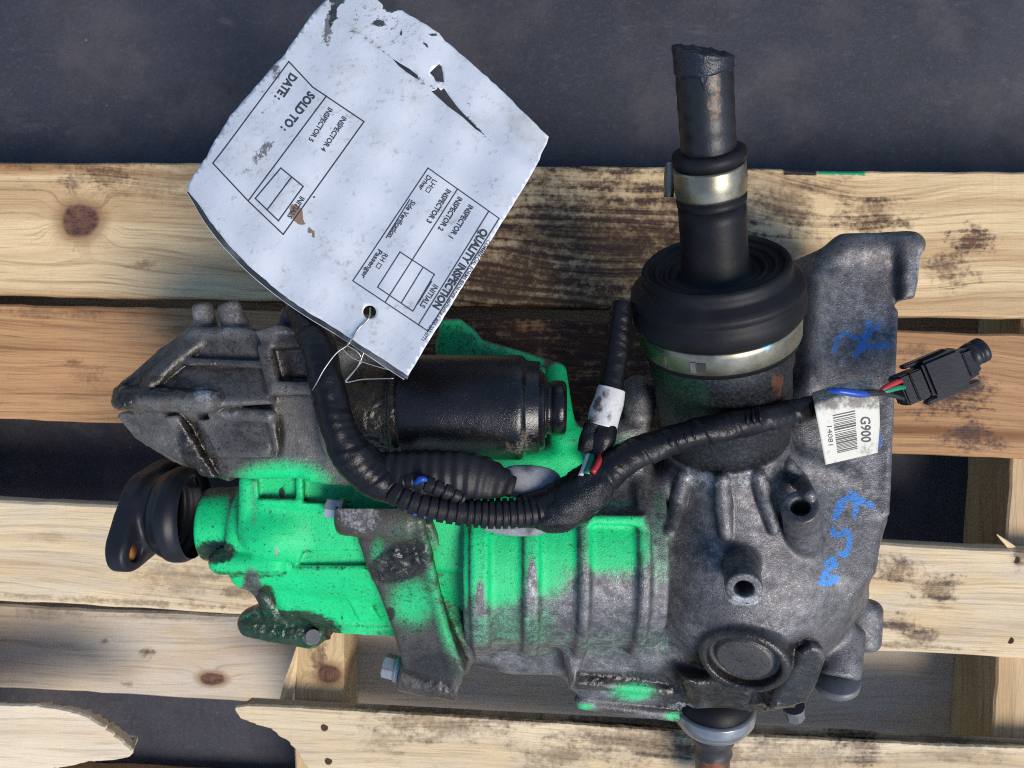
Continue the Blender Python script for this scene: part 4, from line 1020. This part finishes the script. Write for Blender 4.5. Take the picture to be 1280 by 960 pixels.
# oily lump where the branches join
V, F = tube([(640, 648, .214, 10), (668, 642, .220, 20), (700, 636, .224, 29), (728, 618, .226, 29), (748, 600, .225, 25), (764, 586, .223, 14)], 120, 36, lambda s_, th: .0022 * (2 * vnoise(np.array([[s_ * 90, math.cos(th) * 2, math.sin(th) * 2]]), 1.4, 3)[0] - 1))
obj('oily_joint', V, F, m_oily, har, label='oil soaked lump where the branches meet')
# cross wrap ridges (loose tape turns)
for (x0, y0, x1, y1) in ((842, 536, 852, 565), (853, 533, 863, 562), (864, 530, 872, 557), (932, 512, 938, 540), (940, 510, 946, 538), (948, 508, 954, 536), (836, 540, 842, 566)):
    cz = .2285 if x0 < 900 else .2255
    V, F = tube([(x0, y0, cz - .0085, 1.2), ((x0 + x1) / 2 - 1, (y0 + y1) / 2, cz - .0004, 2.2), (x1, y1, cz - .0085, 1.2)], 24, 8)
    obj('tape_turn', V, F, m_tape, har)
m_greytape = simple('grey_cloth_tape', (.24, .25, .265), .6, var=.35, nscale=420, bmp=.5, dust=((.04, .04, .045), .9))
V, F = tube([(622, 606, .208, 14), (640, 603, .214, 20), (662, 602, .216, 21), (684, 606, .214, 20), (692, 610, .206, 14)], 60, 28, lambda s_, th: .0008 * (2 * vnoise(np.array([[s_ * 60, math.cos(th), math.sin(th)]]), 1.5, 2)[0] - 1), flat=.45)
obj('grey_tape', V, F, m_greytape, har, label='grey tape above the conduit')
V, F = tube([(606, 658, .205, 6), (640, 661, .208, 9), (672, 660, .208, 9), (694, 654, .206, 6)], 60, 20, lambda s_, th: .0008 * (2 * vnoise(np.array([[s_ * 60, math.cos(th), math.sin(th)]]), 1.5, 8)[0] - 1), flat=.6)
obj('grey_tape', V, F, m_greytape, har, label='grey tape below the conduit')
m_blue = simple('blue_wire', (.010, .06, .34), .4, var=.3); m_red = simple('red_wire', (.45, .025, .03), .4, var=.2); m_grn = simple('green_wire', (.01, .20, .10), .4, var=.2)
m_wht = simple('white_wire', (.62, .62, .60), .45, var=.15); m_blk = simple('black_wire', (.012, .012, .014), .4, var=.3)
def wire(pts, mat, lab):
    V, F = tube(pts, 48, 12); obj('wire', V, F, mat, har, label=lab)
wire([(504, 632, .224, 2.2), (514, 640, .225, 3), (535, 646, .224, 3), (556, 648, .220, 2.5)], m_blue, 'blue wire under the conduit')
wire([(517, 606, .238, 2.5), (526, 599, .2475, 4.2), (534, 600, .247, 2.5)], m_blue, 'blue wire beside the conduit')
# short upright branch
V, F = tube([(778, 378, .205, 13), (776, 395, .206, 14), (770, 440, .207, 15), (763, 485, .210, 15.5), (757, 515, .213, 16)], 160, 28, wrap(.011, .00035, 1, 3, .0004))
obj('taped_stub', V, F, m_tape, har, label='short black taped branch standing up between motor and boot')
m_wtape = simple('white_cloth_tape', (.58, .57, .54), .65, var=.2, nscale=480, bmp=.5, dust=((.09, .08, .07), 1.7))
V, F = tube([(765, 486, .2115, 17.5), (760, 505, .2125, 19), (752, 533, .214, 19.5)], 40, 32, lambda s_, th: .0007 * (2 * vnoise(np.array([[s_ * 80, math.cos(th), math.sin(th)]]), 1.5, 2)[0] - 1))
obj('white_tape', V, F, m_wtape, har, label='dirty white tape round the short branch')
V, F = tube([(746, 526, .214, 12), (738, 548, .216, 13), (731, 566, .216, 9)], 40, 20, lambda s_, th: .0012 * (2 * vnoise(np.array([[s_ * 150, math.cos(th) * 2, math.sin(th) * 2]]), 1.2, 6)[0] - 1))
obj('taped_end', V, F, m_oily, har)
V, F = tube([(758, 528, .214, 14), (753, 548, .217, 16), (746, 572, .216, 12)], 40, 20, lambda s_, th: .0010 * (2 * vnoise(np.array([[s_ * 150, math.cos(th) * 2, math.sin(th) * 2]]), 1.2, 11)[0] - 1))
obj('taped_end', V, F, m_tape, har)
wire([(736, 566, .218, 3.2), (732, 580, .226, 3.6), (726, 595, .236, 3.6)], m_wht, 'white wire leaving the short branch')
wire([(741, 568, .219, 4), (738, 580, .227, 5), (733, 593, .236, 4.6)], m_grn, 'green wire leaving the short branch')
wire([(752, 568, .222, 4), (748, 578, .230, 4.2), (741, 590, .237, 4)], m_red, 'red wire leaving the short branch')
# label flag
m_lab, b_ = new_mat('label_paper'); o_ = texco(); n1 = noise(o_, 90, 6, .65); n2 = noise(o_, 420, 4, .7)
c_ = mix(n1, (.56, .54, .46), (.66, .64, .56)); c_ = mix((attr('grime') + (n1 - .5) * .9 + (n2 - .5) * .6).step(.5, .8) * .8, c_, (.10, .085, .065))
link(c_, b_.inputs['Base Color']); b_.inputs['Roughness'].default_value = .55; link(bump(n1, .2, .001), b_.inputs['Normal'])
nu, nv = 24, 36; V = []; F = []
def lab_z(u_, v_): return .2135 + .004 * math.sin(v_ * 5) * (1 - v_) - .016 * max(0, v_ - .28) ** 1.2 - .012 * max(0, .16 - v_) / .16 - .010 * u_ + .0012 * math.sin(u_ * 3.2)
def lab_px(u_, v_):
    L0, L1 = Vector((1015, 491)), Vector((1032, 581)); Rr = [Vector((1090, 474)), Vector((1099, 500)), Vector((1100, 530)), Vector((1097, 566))]
    a = L0.lerp(L1, v_); t = v_ * 3; i = min(2, int(t)); b = Rr[i].lerp(Rr[i + 1], t - i); q = a.lerp(b, u_)
    return q.x, q.y - 3.0 * math.sin(math.pi * u_) * (1 - v_)
for j in range(nv + 1):
    for i in range(nu + 1):
        u_, v_ = i / nu, j / nv; x_, y_ = lab_px(u_, v_); V.append(P(x_, y_, lab_z(u_, v_)))
nb = len(V); V += [v - Vector((0, 0, .0004)) for v in V]
for j in range(nv):
    for i in range(nu):
        a = j * (nu + 1) + i; F.append((a, a + nu + 1, a + nu + 2, a + 1)); F.append((nb + a, nb + a + 1, nb + a + nu + 2, nb + a + nu + 1))
rim = [i for i in range(nu + 1)] + [j * (nu + 1) + nu for j in range(1, nv + 1)] + [nv * (nu + 1) + i for i in range(nu - 1, -1, -1)] + [j * (nu + 1) for j in range(nv - 1, 0, -1)]
for a, b in zip(rim, rim[1:] + rim[:1]): F.append((a, b, b + nb, a + nb))
lab = obj('label_flag', V, F, m_lab, har, attrs=attrs_of(V, grime=lambda x, y: np.maximum.reduce([.7 * rect(x, y, 1010, 470, 1105, 515, 8), .6 * ell(x, y, 1085, 560, 24, 16, .7), .45 * np.ones(x.shape)])), label='white barcode label wrapped on the cable')
m_ink = simple('black_ink', (.07, .07, .068), .6, var=.3)
m_inkg = simple('grey_ink', (.055, .06, .075), .6, var=.2)
def text_mesh(body, bold=0.0):
    cu = bpy.data.curves.new('t', 'FONT'); cu.body = body; cu.size = 1.0; cu.resolution_u = 3; cu.offset = bold
    o = bpy.data.objects.new('t', cu); COL.objects.link(o); bpy.context.view_layer.update()
    dg = bpy.context.evaluated_depsgraph_get(); me = o.evaluated_get(dg).to_mesh()
    v = np.array([tuple(q.co) for q in me.vertices]); f_ = [list(p.vertices) for p in me.polygons]
    o.evaluated_get(dg).to_mesh_clear(); bpy.data.objects.remove(o); bpy.data.curves.remove(cu)
    return v, f_
def lab_surface(x_, y_):
    # invert the label mapping coarsely
    best = None
    v_ = (y_ - 490) / 90.0
    for _ in range(6):
        a = lab_px(0, v_); b = lab_px(1, v_); u_ = (x_ - a[0]) / (b[0] - a[0])
        yy = lab_px(u_, v_)[1]; v_ += (y_ - yy) / 90.0
    return P(x_, y_, lab_z(u_, v_) + .00025)
def place_text(name, body, p0, p1, height, surf, mat, parent, bold=0.0, squeeze=None):
    """baseline from pixel p0 to p1 (full text width), letters rise to the left-hand normal of the reading direction"""
    v, f_ = text_mesh(body, bold); x0, x1 = v[:, 0].min(), v[:, 0].max(); cap_h = .70
    p0 = np.array(p0, float); p1 = np.array(p1, float); d = p1 - p0; L = np.hypot(*d); d /= L
    up = np.array([d[1], -d[0]])           # screen coordinates, y down
    W = []
    for q in v:
        s_ = (q[0] - x0) / (x1 - x0) * L; h_ = q[1] / cap_h * height
        r_ = p0 + d * s_ + up * h_; W.append(surf(r_[0], r_[1]))
    return obj(name, W, f_, mat, parent, smooth=False)
place_text('lettering', 'G900', (1076, 521), (1077, 553), 12, lab_surface, m_ink, lab, .02)
place_text('lettering', '14081', (1034, 533), (1036, 557), 6, lab_surface, m_ink, lab)
bars = []; random.seed(5); y_ = 519.0; V = []; F = []
while y_ < 566:
    wd = random.choice((.8, .8, 1.4, 2.0)); sl_ = (y_ - 519) / 47
    x0_, x1_ = 1041 + 6 * sl_, 1069 + 3 * sl_
    k0 = len(V)
    for i in range(5):
        t = i / 4; xx = x0_ + (x1_ - x0_) * t; yy = y_ - 6 * t
        V += [lab_surface(xx, yy), lab_surface(xx, yy + wd)]
    for i in range(4): F.append((k0 + 2 * i, k0 + 2 * i + 1, k0 + 2 * i + 3, k0 + 2 * i + 2))
    y_ += wd + random.choice((.9, 1.2, 1.8))
obj('barcode', V, F, m_ink, lab, smooth=False)
# wires from label to plug
wire([(1034, 488, .2165, 2), (1050, 489, .2185, 4.5), (1072, 492, .2165, 5), (1086, 492, .2135, 4.5)], m_blue, 'blue taped end on the label')
wire([(1076, 492, .2155, 5), (1092, 491, .212, 4.5), (1108, 492, .204, 3.5), (1130, 498, .197, 3)], m_blk, 'black wires entering the plug')
wire([(1099, 490, .206, 2.5), (1108, 484, .205, 3.6), (1118, 479, .203, 3.6), (1126, 476, .199, 3)], m_red, 'red wire entering the plug')
wire([(1098, 492, .206, 2.5), (1110, 488, .2055, 3.4), (1122, 485, .203, 3.4), (1130, 484, .199, 3)], m_grn, 'green wire entering the plug')
# plug
m_pl = simple('black_plug_plastic', (.009, .0095, .013), .42, var=.3, nscale=100, bmp=.15, dust=((.05, .05, .06), .25), spec=.4)
cz = .190
e1 = (P(1226, 448, cz) - P(1120, 492, cz)).normalized(); e2 = Vector((-e1.y, e1.x, 0)); e3 = Vector((0, 0, 1))
pk = RP(1, cz); PC = P(1120, 490, cz)
def pbox(name, a0, a1, b0, b1, z0, z1, bev, parent, mat=m_pl, taper=1.0):
    """along-axis a (px), across b (px), z in m relative to the plug centre"""
    bm = bmesh.new(); bmesh.ops.create_cube(bm, size=1.0)
    bmesh.ops.subdivide_edges(bm, edges=[e for e in bm.edges], cuts=1)
    for v in bm.verts:
        t = v.co.x + .5; k = 1 + (taper - 1) * t
        a = (a0 + (a1 - a0) * t) * pk; b = ((b0 + b1) / 2 + (b1 - b0) * v.co.y * k) * pk; z = (z0 + z1) / 2 + (z1 - z0) * v.co.z * k
        v.co = PC + e1 * a + e2 * b + e3 * z
    bmesh.ops.bevel(bm, geom=[e for e in bm.edges if len(e.link_faces) == 2 and e.calc_face_angle(0) > .5], offset=bev, segments=2, affect='EDGES')
    return bm_obj(name, bm, mat, parent, smooth=False)
plug = pbox('plug', 34, 84, -23, 25, -.010, .011, .0022, har); plug['label'] = 'black plastic plug at the end of the cable'
pbox('plug_shell', 78, 105, -20, 21, -.009, .0085, .0025, plug, taper=.86)
pbox('lock_slider', 2, 32, -19, 19, -.008, .0095, .0012, plug)
pbox('lock_rib', 15, 19, -18, 18, .0090, .0112, .0006, plug)
pbox('lock_rib', 27, 37, -15, 15, -.006, .006, .0008, plug, m_dark)
pbox('guide_rail', 18, 74, 23, 28, -.004, .0045, .0008, plug)
pbox('guide_rail', 30, 100, -30, -24, -.005, .003, .0008, plug)
pbox('rail_web', 50, 70, -26, -18, -.004, .001, .0006, plug)
pbox('latch', 86, 88, -14, 14, .0075, .0095, .0005, plug)
V, F = lathe(PC + e1 * 98 * pk + e2 * 6 * pk, PC + e1 * 121 * pk + e2 * 8 * pk, [(0, .0085), (.3, .0090), (.42, .0090), (.45, .0082), (.6, .0082), (.63, .0090), (.95, .0090), (1.0, .0082), (1.0, .0060), (.7, .0055)], 28)
obj('plug_nose', V, F, m_pl, plug)

# ================================================================== INSPECTION TAG
tag = empty('inspection_tag', P(462, 390, .245), 'curled white quality inspection tag wired to the gearbox at upper left', 'tag')
def tag_z(px, py):
    z = .264 + .000185 * (px - 510) + .000160 * (py - 470)
    wl = max(0.0, (-.80 * (px - 470) - .60 * (py - 235)) - 60)      # towards the left edge the card curls down
    z -= 1.0e-6 * wl * wl
    wb = (.50 * (px - 470) + .40 * (py - 235))
    # the peeled upper corner strip sags away from the rest along the tear
    td = .60 * (px - 490) - .80 * (py - 76)
    z -= .0050 * float(sstep(-9, 13, np.array(td))) + .00004 * max(0.0, td)
    z += .0009 * math.sin(px * .071 + py * .032) + .0007 * math.sin(py * .093 - px * .045)
    z += .004 * math.sin(wb * .012) + .0015 * math.sin((px * .6 - py * .8) * .02)
    return z
def tag_s(px, py, lift=0.0): return P(px, py, tag_z(px, py) + lift)
outline = [(403, 4), (412, -6), (425, -12), (440, -16), (462, -10), (474, 1), (487, 13), (500, 11), (506, 16), (519, 23), (533, 31), (549, 42), (556, 51), (567, 60), (581, 72), (620, 106), (660, 146), (686, 171), (683, 180), (680, 186),
           (668, 212), (640, 258), (600, 322), (560, 388), (530, 437), (510, 470), (484, 452), (455, 434), (420, 411), (385, 390), (350, 366), (315, 336), (285, 305), (262, 276), (246, 252), (235, 240), (234, 232), (241, 221), (249, 208), (258, 196), (266, 180), (279, 160), (287, 145), (302, 128), (318, 110), (333, 93), (341, 84), (347, 77), (352, 73), (362, 58), (375, 40), (388, 20)]
holes = [[(490, 73), (500, 79), (512, 86), (522, 94), (523, 98), (520, 98), (508, 90), (498, 82)], [(537, 91), (545, 83), (549, 80), (552, 83), (554, 94), (555, 103), (549, 102), (545, 102), (542, 96)],
         [(539, 114), (546, 112), (547, 108), (551, 113), (555, 110), (560, 118), (572, 134), (588, 151), (605, 168), (594, 161), (578, 146), (560, 133), (548, 122)]]
holes.append([(462 + 8.2 * math.cos(t * math.pi / 9), 390 + 8.2 * math.sin(t * math.pi / 9)) for t in range(18)])
def dens(pl, step, jit=0.0):
    out = []
    for i in range(len(pl)):
        a, b = Vector(pl[i]), Vector(pl[(i + 1) % len(pl)]); m_ = max(1, int((b - a).length / step))
        for t in range(m_):
            q = a.lerp(b, t / m_)
            out.append((q.x + random.uniform(-jit, jit), q.y + random.uniform(-jit, jit)))
    return out
def inside(x, y, pl):
    c = False; j = len(pl) - 1
    for i in range(len(pl)):
        if (pl[i][1] > y) != (pl[j][1] > y) and x < (pl[j][0] - pl[i][0]) * (y - pl[i][1]) / (pl[j][1] - pl[i][1]) + pl[i][0]: c = not c
        j = i
    return c
def sheet(name, outl, hls, zoff, thick, mat, parent, dens_step=7, jit=.5, shift=(0, 0), label=None, attrf=None):
    outl = dens(outl, dens_step, jit); pts = list(outl); edges = [(i, (i + 1) % len(outl)) for i in range(len(outl))]
    for hl in hls:
        k = len(pts); pts += hl; edges += [(k + i, k + (i + 1) % len(hl)) for i in range(len(hl))]
    xs = [p[0] for p in outl]; ys = [p[1] for p in outl]
    y = min(ys) + 4
    while y < max(ys):
        x = min(xs) + 4
        while x < max(xs):
            if inside(x, y, outl): pts.append((x + random.uniform(-1, 1), y + random.uniform(-1, 1)))
            x += 5.5
        y += 5.5
    r_ = delaunay_2d_cdt([Vector(p) for p in pts], edges, [], 0, 1e-4)
    v2, fs = r_[0], r_[2]; keep = []
    for t in fs:
        cx = sum(v2[i].x for i in t) / len(t); cy = sum(v2[i].y for i in t) / len(t)
        if inside(cx, cy, outl) and not any(inside(cx, cy, h_) for h_ in hls): keep.append(tuple(t))
    V = [tag_s(v.x, v.y, zoff) + Vector((shift[0], shift[1], 0)) for v in v2]; n_ = len(V)
    cnt = {}
    for t in keep:
        for a, b in zip(t, t[1:] + t[:1]): cnt[(a, b)] = 1
    F = []
    for t in keep: F.append(t[::-1]); F.append(tuple(i + n_ for i in t))
    for (a, b) in cnt:
        if (b, a) not in cnt: F.append((a, b, b + n_, a + n_))
    V2 = V + [v - Vector((0, 0, thick)) for v in V]
    bm = bmesh.new(); bv = [bm.verts.new(v) for v in V2]
    for f_ in F:
        try: bm.faces.new([bv[i] for i in f_])
        except ValueError: pass
    bmesh.ops.recalc_face_normals(bm, faces=bm.faces)
    bm.verts.index_update(); fs2 = [[v.index for v in f_.verts] for f_ in bm.faces]; bm.free()
    A = None
    if attrf is not None:
        px = np.array([v.x for v in v2] * 2); py = np.array([v.y for v in v2] * 2); A = attrf(px, py)
    return obj(name, V2, fs2, mat, parent, attrs=A, smooth=True, label=label)
m_card, b_ = new_mat('tag_card'); o_ = texco(); n1 = noise(o_, 70, 6, .65); n2 = noise(o_, 600, 4, .75); n3 = noise(o_, 190, 5, .7); n0 = noise(o_, 16, 4)
c_ = mix(n0, (.74, .755, .77), (.80, .81, .82))
c_ = mix(n1.step(.44, .64) * n0.step(.36, .6) * .22, c_, (.50, .48, .44)); c_ = mix(n3.step(.52, .66) * n1.step(.46, .62) * .55, c_, (.36, .34, .31))
c_ = mix((n2.step(.66, .73)) * n1.step(.46, .60) * .85, c_, (.07, .065, .06))
g_ = (attr('grime') + (n3 - .5) * 1.1 + (n2 - .5) * .9).step(.52, .72); c_ = mix(g_ * .85, c_, (.09, .075, .06))
y_ = (attr('tan') + (n1 - .5) * .6).step(.4, .9); c_ = mix(y_ * .45, c_, (.50, .43, .33))
r_ = (attr('rust') + (n3 - .5) * .7).step(.45, .6); c_ = mix(r_ * .9, c_, (.25, .12, .05))
k_ = (attr('black') + (n3 - .5) * .9 + (n2 - .5) * .5).step(.48, .62); c_ = mix(k_ * .95, c_, (.022, .025, .034))
link(c_, b_.inputs['Base Color']); b_.inputs['Roughness'].default_value = .5; link(bump(n1 * .6 + n3 * .3, .25, .0012), b_.inputs['Normal'])
def tag_attr(px, py):
    grime = np.maximum.reduce([.75 * ell(px, py, 412, 28, 8, 40, .5, 12), .7 * ell(px, py, 345, 90, 8, 12), .75 * ell(px, py, 330, 188, 22, 8, .5, -45), .55 * ell(px, py, 312, 213, 22, 6, .6, -55), .35 * ell(px, py, 268, 165, 12, 60, .5, 38), .42 * ell(px, py, 420, 150, 30, 22), .45 * ell(px, py, 355, 110, 16, 12), .4 * ell(px, py, 276, 248, 8, 6), .42 * ell(px, py, 272, 280, 12, 14),
                               .55 * ell(px, py, 450, 410, 8, 6), .38 * ell(px, py, 560, 120, 60, 40), .5 * ell(px, py, 490, 35, 60, 24, .6, 30), .4 * ell(px, py, 300, 150, 14, 80, .6, 36), .6 * ell(px, py, 634, 268, 5, 6), .40 * rect(px, py, 300, 80, 352, 150, 10)])
    grime = np.maximum(grime, .78 * stroke(px, py, [(426, 26), (452, 44), (490, 73), (523, 98), (545, 112), (606, 168), (630, 190)], 2.0))
    grime = np.maximum(grime, .40 * stroke(px, py, [(330, 100), (400, 152), (470, 186), (540, 205)], 3.0)); grime = np.maximum(grime, .46 * rect(px, py, 425, -10, 520, 60, 16))
    tan = np.maximum.reduce([.7 * ell(px, py, 660, 165, 40, 20, .5, 42), .6 * ell(px, py, 520, 110, 12, 40), .7 * ell(px, py, 455, 45, 40, 5, .5, 38), .6 * ell(px, py, 545, 425, 8, 5), .5 * ell(px, py, 490, 415, 14, 5, .5, 35)])
    rust = np.maximum.reduce([.95 * ell(px, py, 371, 268, 8, 14, .3, -25), .7 * ell(px, py, 388, 288, 3, 18, .4, -38), .5 * ell(px, py, 487, 12, 8, 4)])
    black = np.maximum.reduce([.72 * ell(px, py, 474, 30, 12, 6), .7 * ell(px, py, 503, 40, 4, 10, .5, 25), .75 * ell(px, py, 534, 58, 4, 9, .5, -35), .8 * ell(px, py, 541, 44, 7, 3), .85 * ell(px, py, 416, 18, 6, 16, .4, 12), .8 * ell(px, py, 490, 10, 14, 6), .8 * ell(px, py, 422, -2, 14, 8), .8 * ell(px, py, 394, 247, 4, 3), .45 * ell(px, py, 465, 43, 6, 4)])
    return dict(grime=grime, tan=tan, rust=rust, black=black)
card = sheet('card', outline, holes, 0, .00035, m_card, tag, attrf=tag_attr, label='white printed card with torn upper edge')
m_back = simple('black_carbon_sheet', (.035, .037, .045), .5, var=.3, dust=((.22, .22, .23), .7))
lowedge = [(505, 474), (480, 458), (455, 441), (420, 418), (385, 397), (350, 373), (312, 342), (280, 309), (258, 281), (243, 256), (234, 241)]
sheet('backing_sheet', [(240, 228), (300, 140), (420, 170), (560, 360), (514, 462)] + [(509, 474)] + lowedge[1:], [holes[3]], -.0022, .0003, m_back, tag, jit=.2, label='black carbon sheet showing along the lower edge')
edge_s = [(236, 243, .0, 1.0)]
V, F = tube([(x_, y_, tag_z(x_, y_) - .0025, .55) for x_, y_ in lowedge], 120, 6)
obj('sheet_edge', V, F, m_wht, tag)
def tag_surf(x_, y_): return tag_s(x_, y_, .00022)
def line(pts, wd, mat=m_inkg):
    V = []; F = []
    for (x0, y0), (x1, y1) in zip(pts[:-1], pts[1:]):
        L = math.hypot(x1 - x0, y1 - y0); n_ = max(1, int(L / 8)); nx, ny = -(y1 - y0) / L * wd / 2, (x1 - x0) / L * wd / 2
        ex, ey = (x1 - x0) / L * wd / 2, (y1 - y0) / L * wd / 2
        k0 = len(V)
        for i in range(n_ + 1):
            t = i / n_; xx = x0 - ex + (x1 - x0 + 2 * ex) * t; yy = y0 - ey + (y1 - y0 + 2 * ey) * t
            V += [tag_s(xx + nx, yy + ny, .00018), tag_s(xx - nx, yy - ny, .00018)]
        for i in range(n_): F.append((k0 + 2 * i, k0 + 2 * i + 1, k0 + 2 * i + 3, k0 + 2 * i + 2))
    return V, F
def lines(name, lst, wd, mat=m_inkg):
    V = []; F = []
    for pl in lst:
        v, f_ = line(pl, wd); k = len(V); V += v; F += [tuple(i + k for i in q) for q in f_]
    obj(name, V, F, mat, card, smooth=False)
# left block
lines('ruled_lines', [[(266, 204), (280, 186), (361, 77), (391, 109), (455, 152), (354, 293), (311, 252), (266, 204)], [(408, 120), (311, 250)], [(351, 210), (379, 233), (348, 276), (319, 248), (351, 210)], [(364, 222), (334, 262)]], 1.7)
# right block
lines('ruled_lines', [[(535, 210), (624, 273), (535, 414), (441, 351), (535, 210)], [(611, 264), (523, 406)], [(572, 236), (482, 377)], [(500, 315), (543, 343), (516, 389), (472, 359), (500, 315)], [(529, 334), (502, 378)], [(539.5, 352), (522, 380)], [(512, 249.5), (482.8, 297)]], 1.4)
def tt(body, p0, p1, h_, bold=0.0, mat=m_inkg):
    L_ = math.hypot(p1[0] - p0[0], p1[1] - p0[1]); ux, uy = (p1[1] - p0[1]) / L_, -(p1[0] - p0[0]) / L_   # p0-p1 is the middle line of the letters
    p0 = (p0[0] - ux * h_ / 2, p0[1] - uy * h_ / 2); p1 = (p1[0] - ux * h_ / 2, p1[1] - uy * h_ / 2)
    place_text('lettering', body, p0, p1, h_, tag_surf, mat, card, bold)
tt('DATE :', (367.6, 93.7), (347.2, 124), 10.5, .045)
tt('SOLD TO :', (390.3, 116.7), (354.6, 162.7), 10.5, .045)
tt('INSPECTOR 5', (413.6, 135.6), (387.9, 176.3), 6.4, .032)
tt('INSPECTOR 4', (431, 146.5), (403.4, 188.5), 6.4, .032)
tt('INITIALS', (378.4, 246.7), (361.4, 272.4), 6.4, .032)
tt('LH', (543.9, 225.3), (538.7, 233.8), 6.5, .012); lines('ruled_lines', [[(535, 233.5), (539, 236), (536, 241), (532, 238.5), (535, 233.5)]], .9)
tt('Driver', (537.2, 220.2), (525, 237.4), 6.4, .026)
tt('Side Verification', (517.3, 251.6), (487, 296.9), 6.4, .026)
tt('INSPECTOR 3', (561.4, 237.4), (535.4, 278.2), 6.6, .034)
tt('INSPECTOR 2', (575.6, 247), (550, 287.9), 6.6, .034)
tt('INSPECTOR 1', (589.2, 257), (563.5, 297.2), 6.6, .034)
tt('RH', (482.5, 317.5), (477.4, 326.5), 6.5, .012); lines('ruled_lines', [[(473, 328.5), (477, 331), (474, 336), (470, 333.5), (473, 328.5)]], .9)
tt('Passenger', (475.9, 313), (453.2, 347.7), 6.4, .026)
tt('INITIALS', (545.4, 356.7), (527.2, 384), 7.0, .02)
tt('QUALITY INSPECTION', (606.7, 287.2), (544.5, 385.4), 9.6, .045)
tt('COMMERCIAL FORMS REORDER #H200TP 1-800-233-0771', (611.6, 301.0), (528.4, 425.4), 5.0, 0.012)
# tie wire
m_wire = simple('thin_steel_wire', (.45, .44, .42), .35, .8, var=.2)
V, F = tube([(463, 384, tag_z(463, 384) - .001, .8), (461, 398, tag_z(461, 398) + .0010, 1.1), (450, 409, tag_z(450, 409) + .0012, 1.2), (442, 420, tag_z(442, 420) + .0012, 1.3), (437, 428, .2505, 1.3), (433, 433, .249, 1.2)], 60, 8)
obj('tie_wire', V, F, m_wire, tag, label='wire from the punched hole')
for pts in ([(434, 432, .249, .9), (420, 442, .251, .8), (405, 462, .252, .8), (394, 482, .248, .8), (388, 491, .235, .7)],
            [(434, 432, .249, .8), (447, 440, .248, .8), (452, 450, .246, .8), (446, 460, .244, .8), (432, 477, .240, .8)],
            [(456, 438, .2485, .8), (447, 458, .246, .8), (432, 477, .240, .8), (455, 474, .2405, .8), (492, 473, .242, .7)],
            [(428, 436, .249, .7), (440, 447, .248, .7), (458, 454, .247, .7), (492, 464, .246, .7)]):
    V, F = tube(pts, 48, 7); obj('tie_wire', V, F, m_wire, tag)
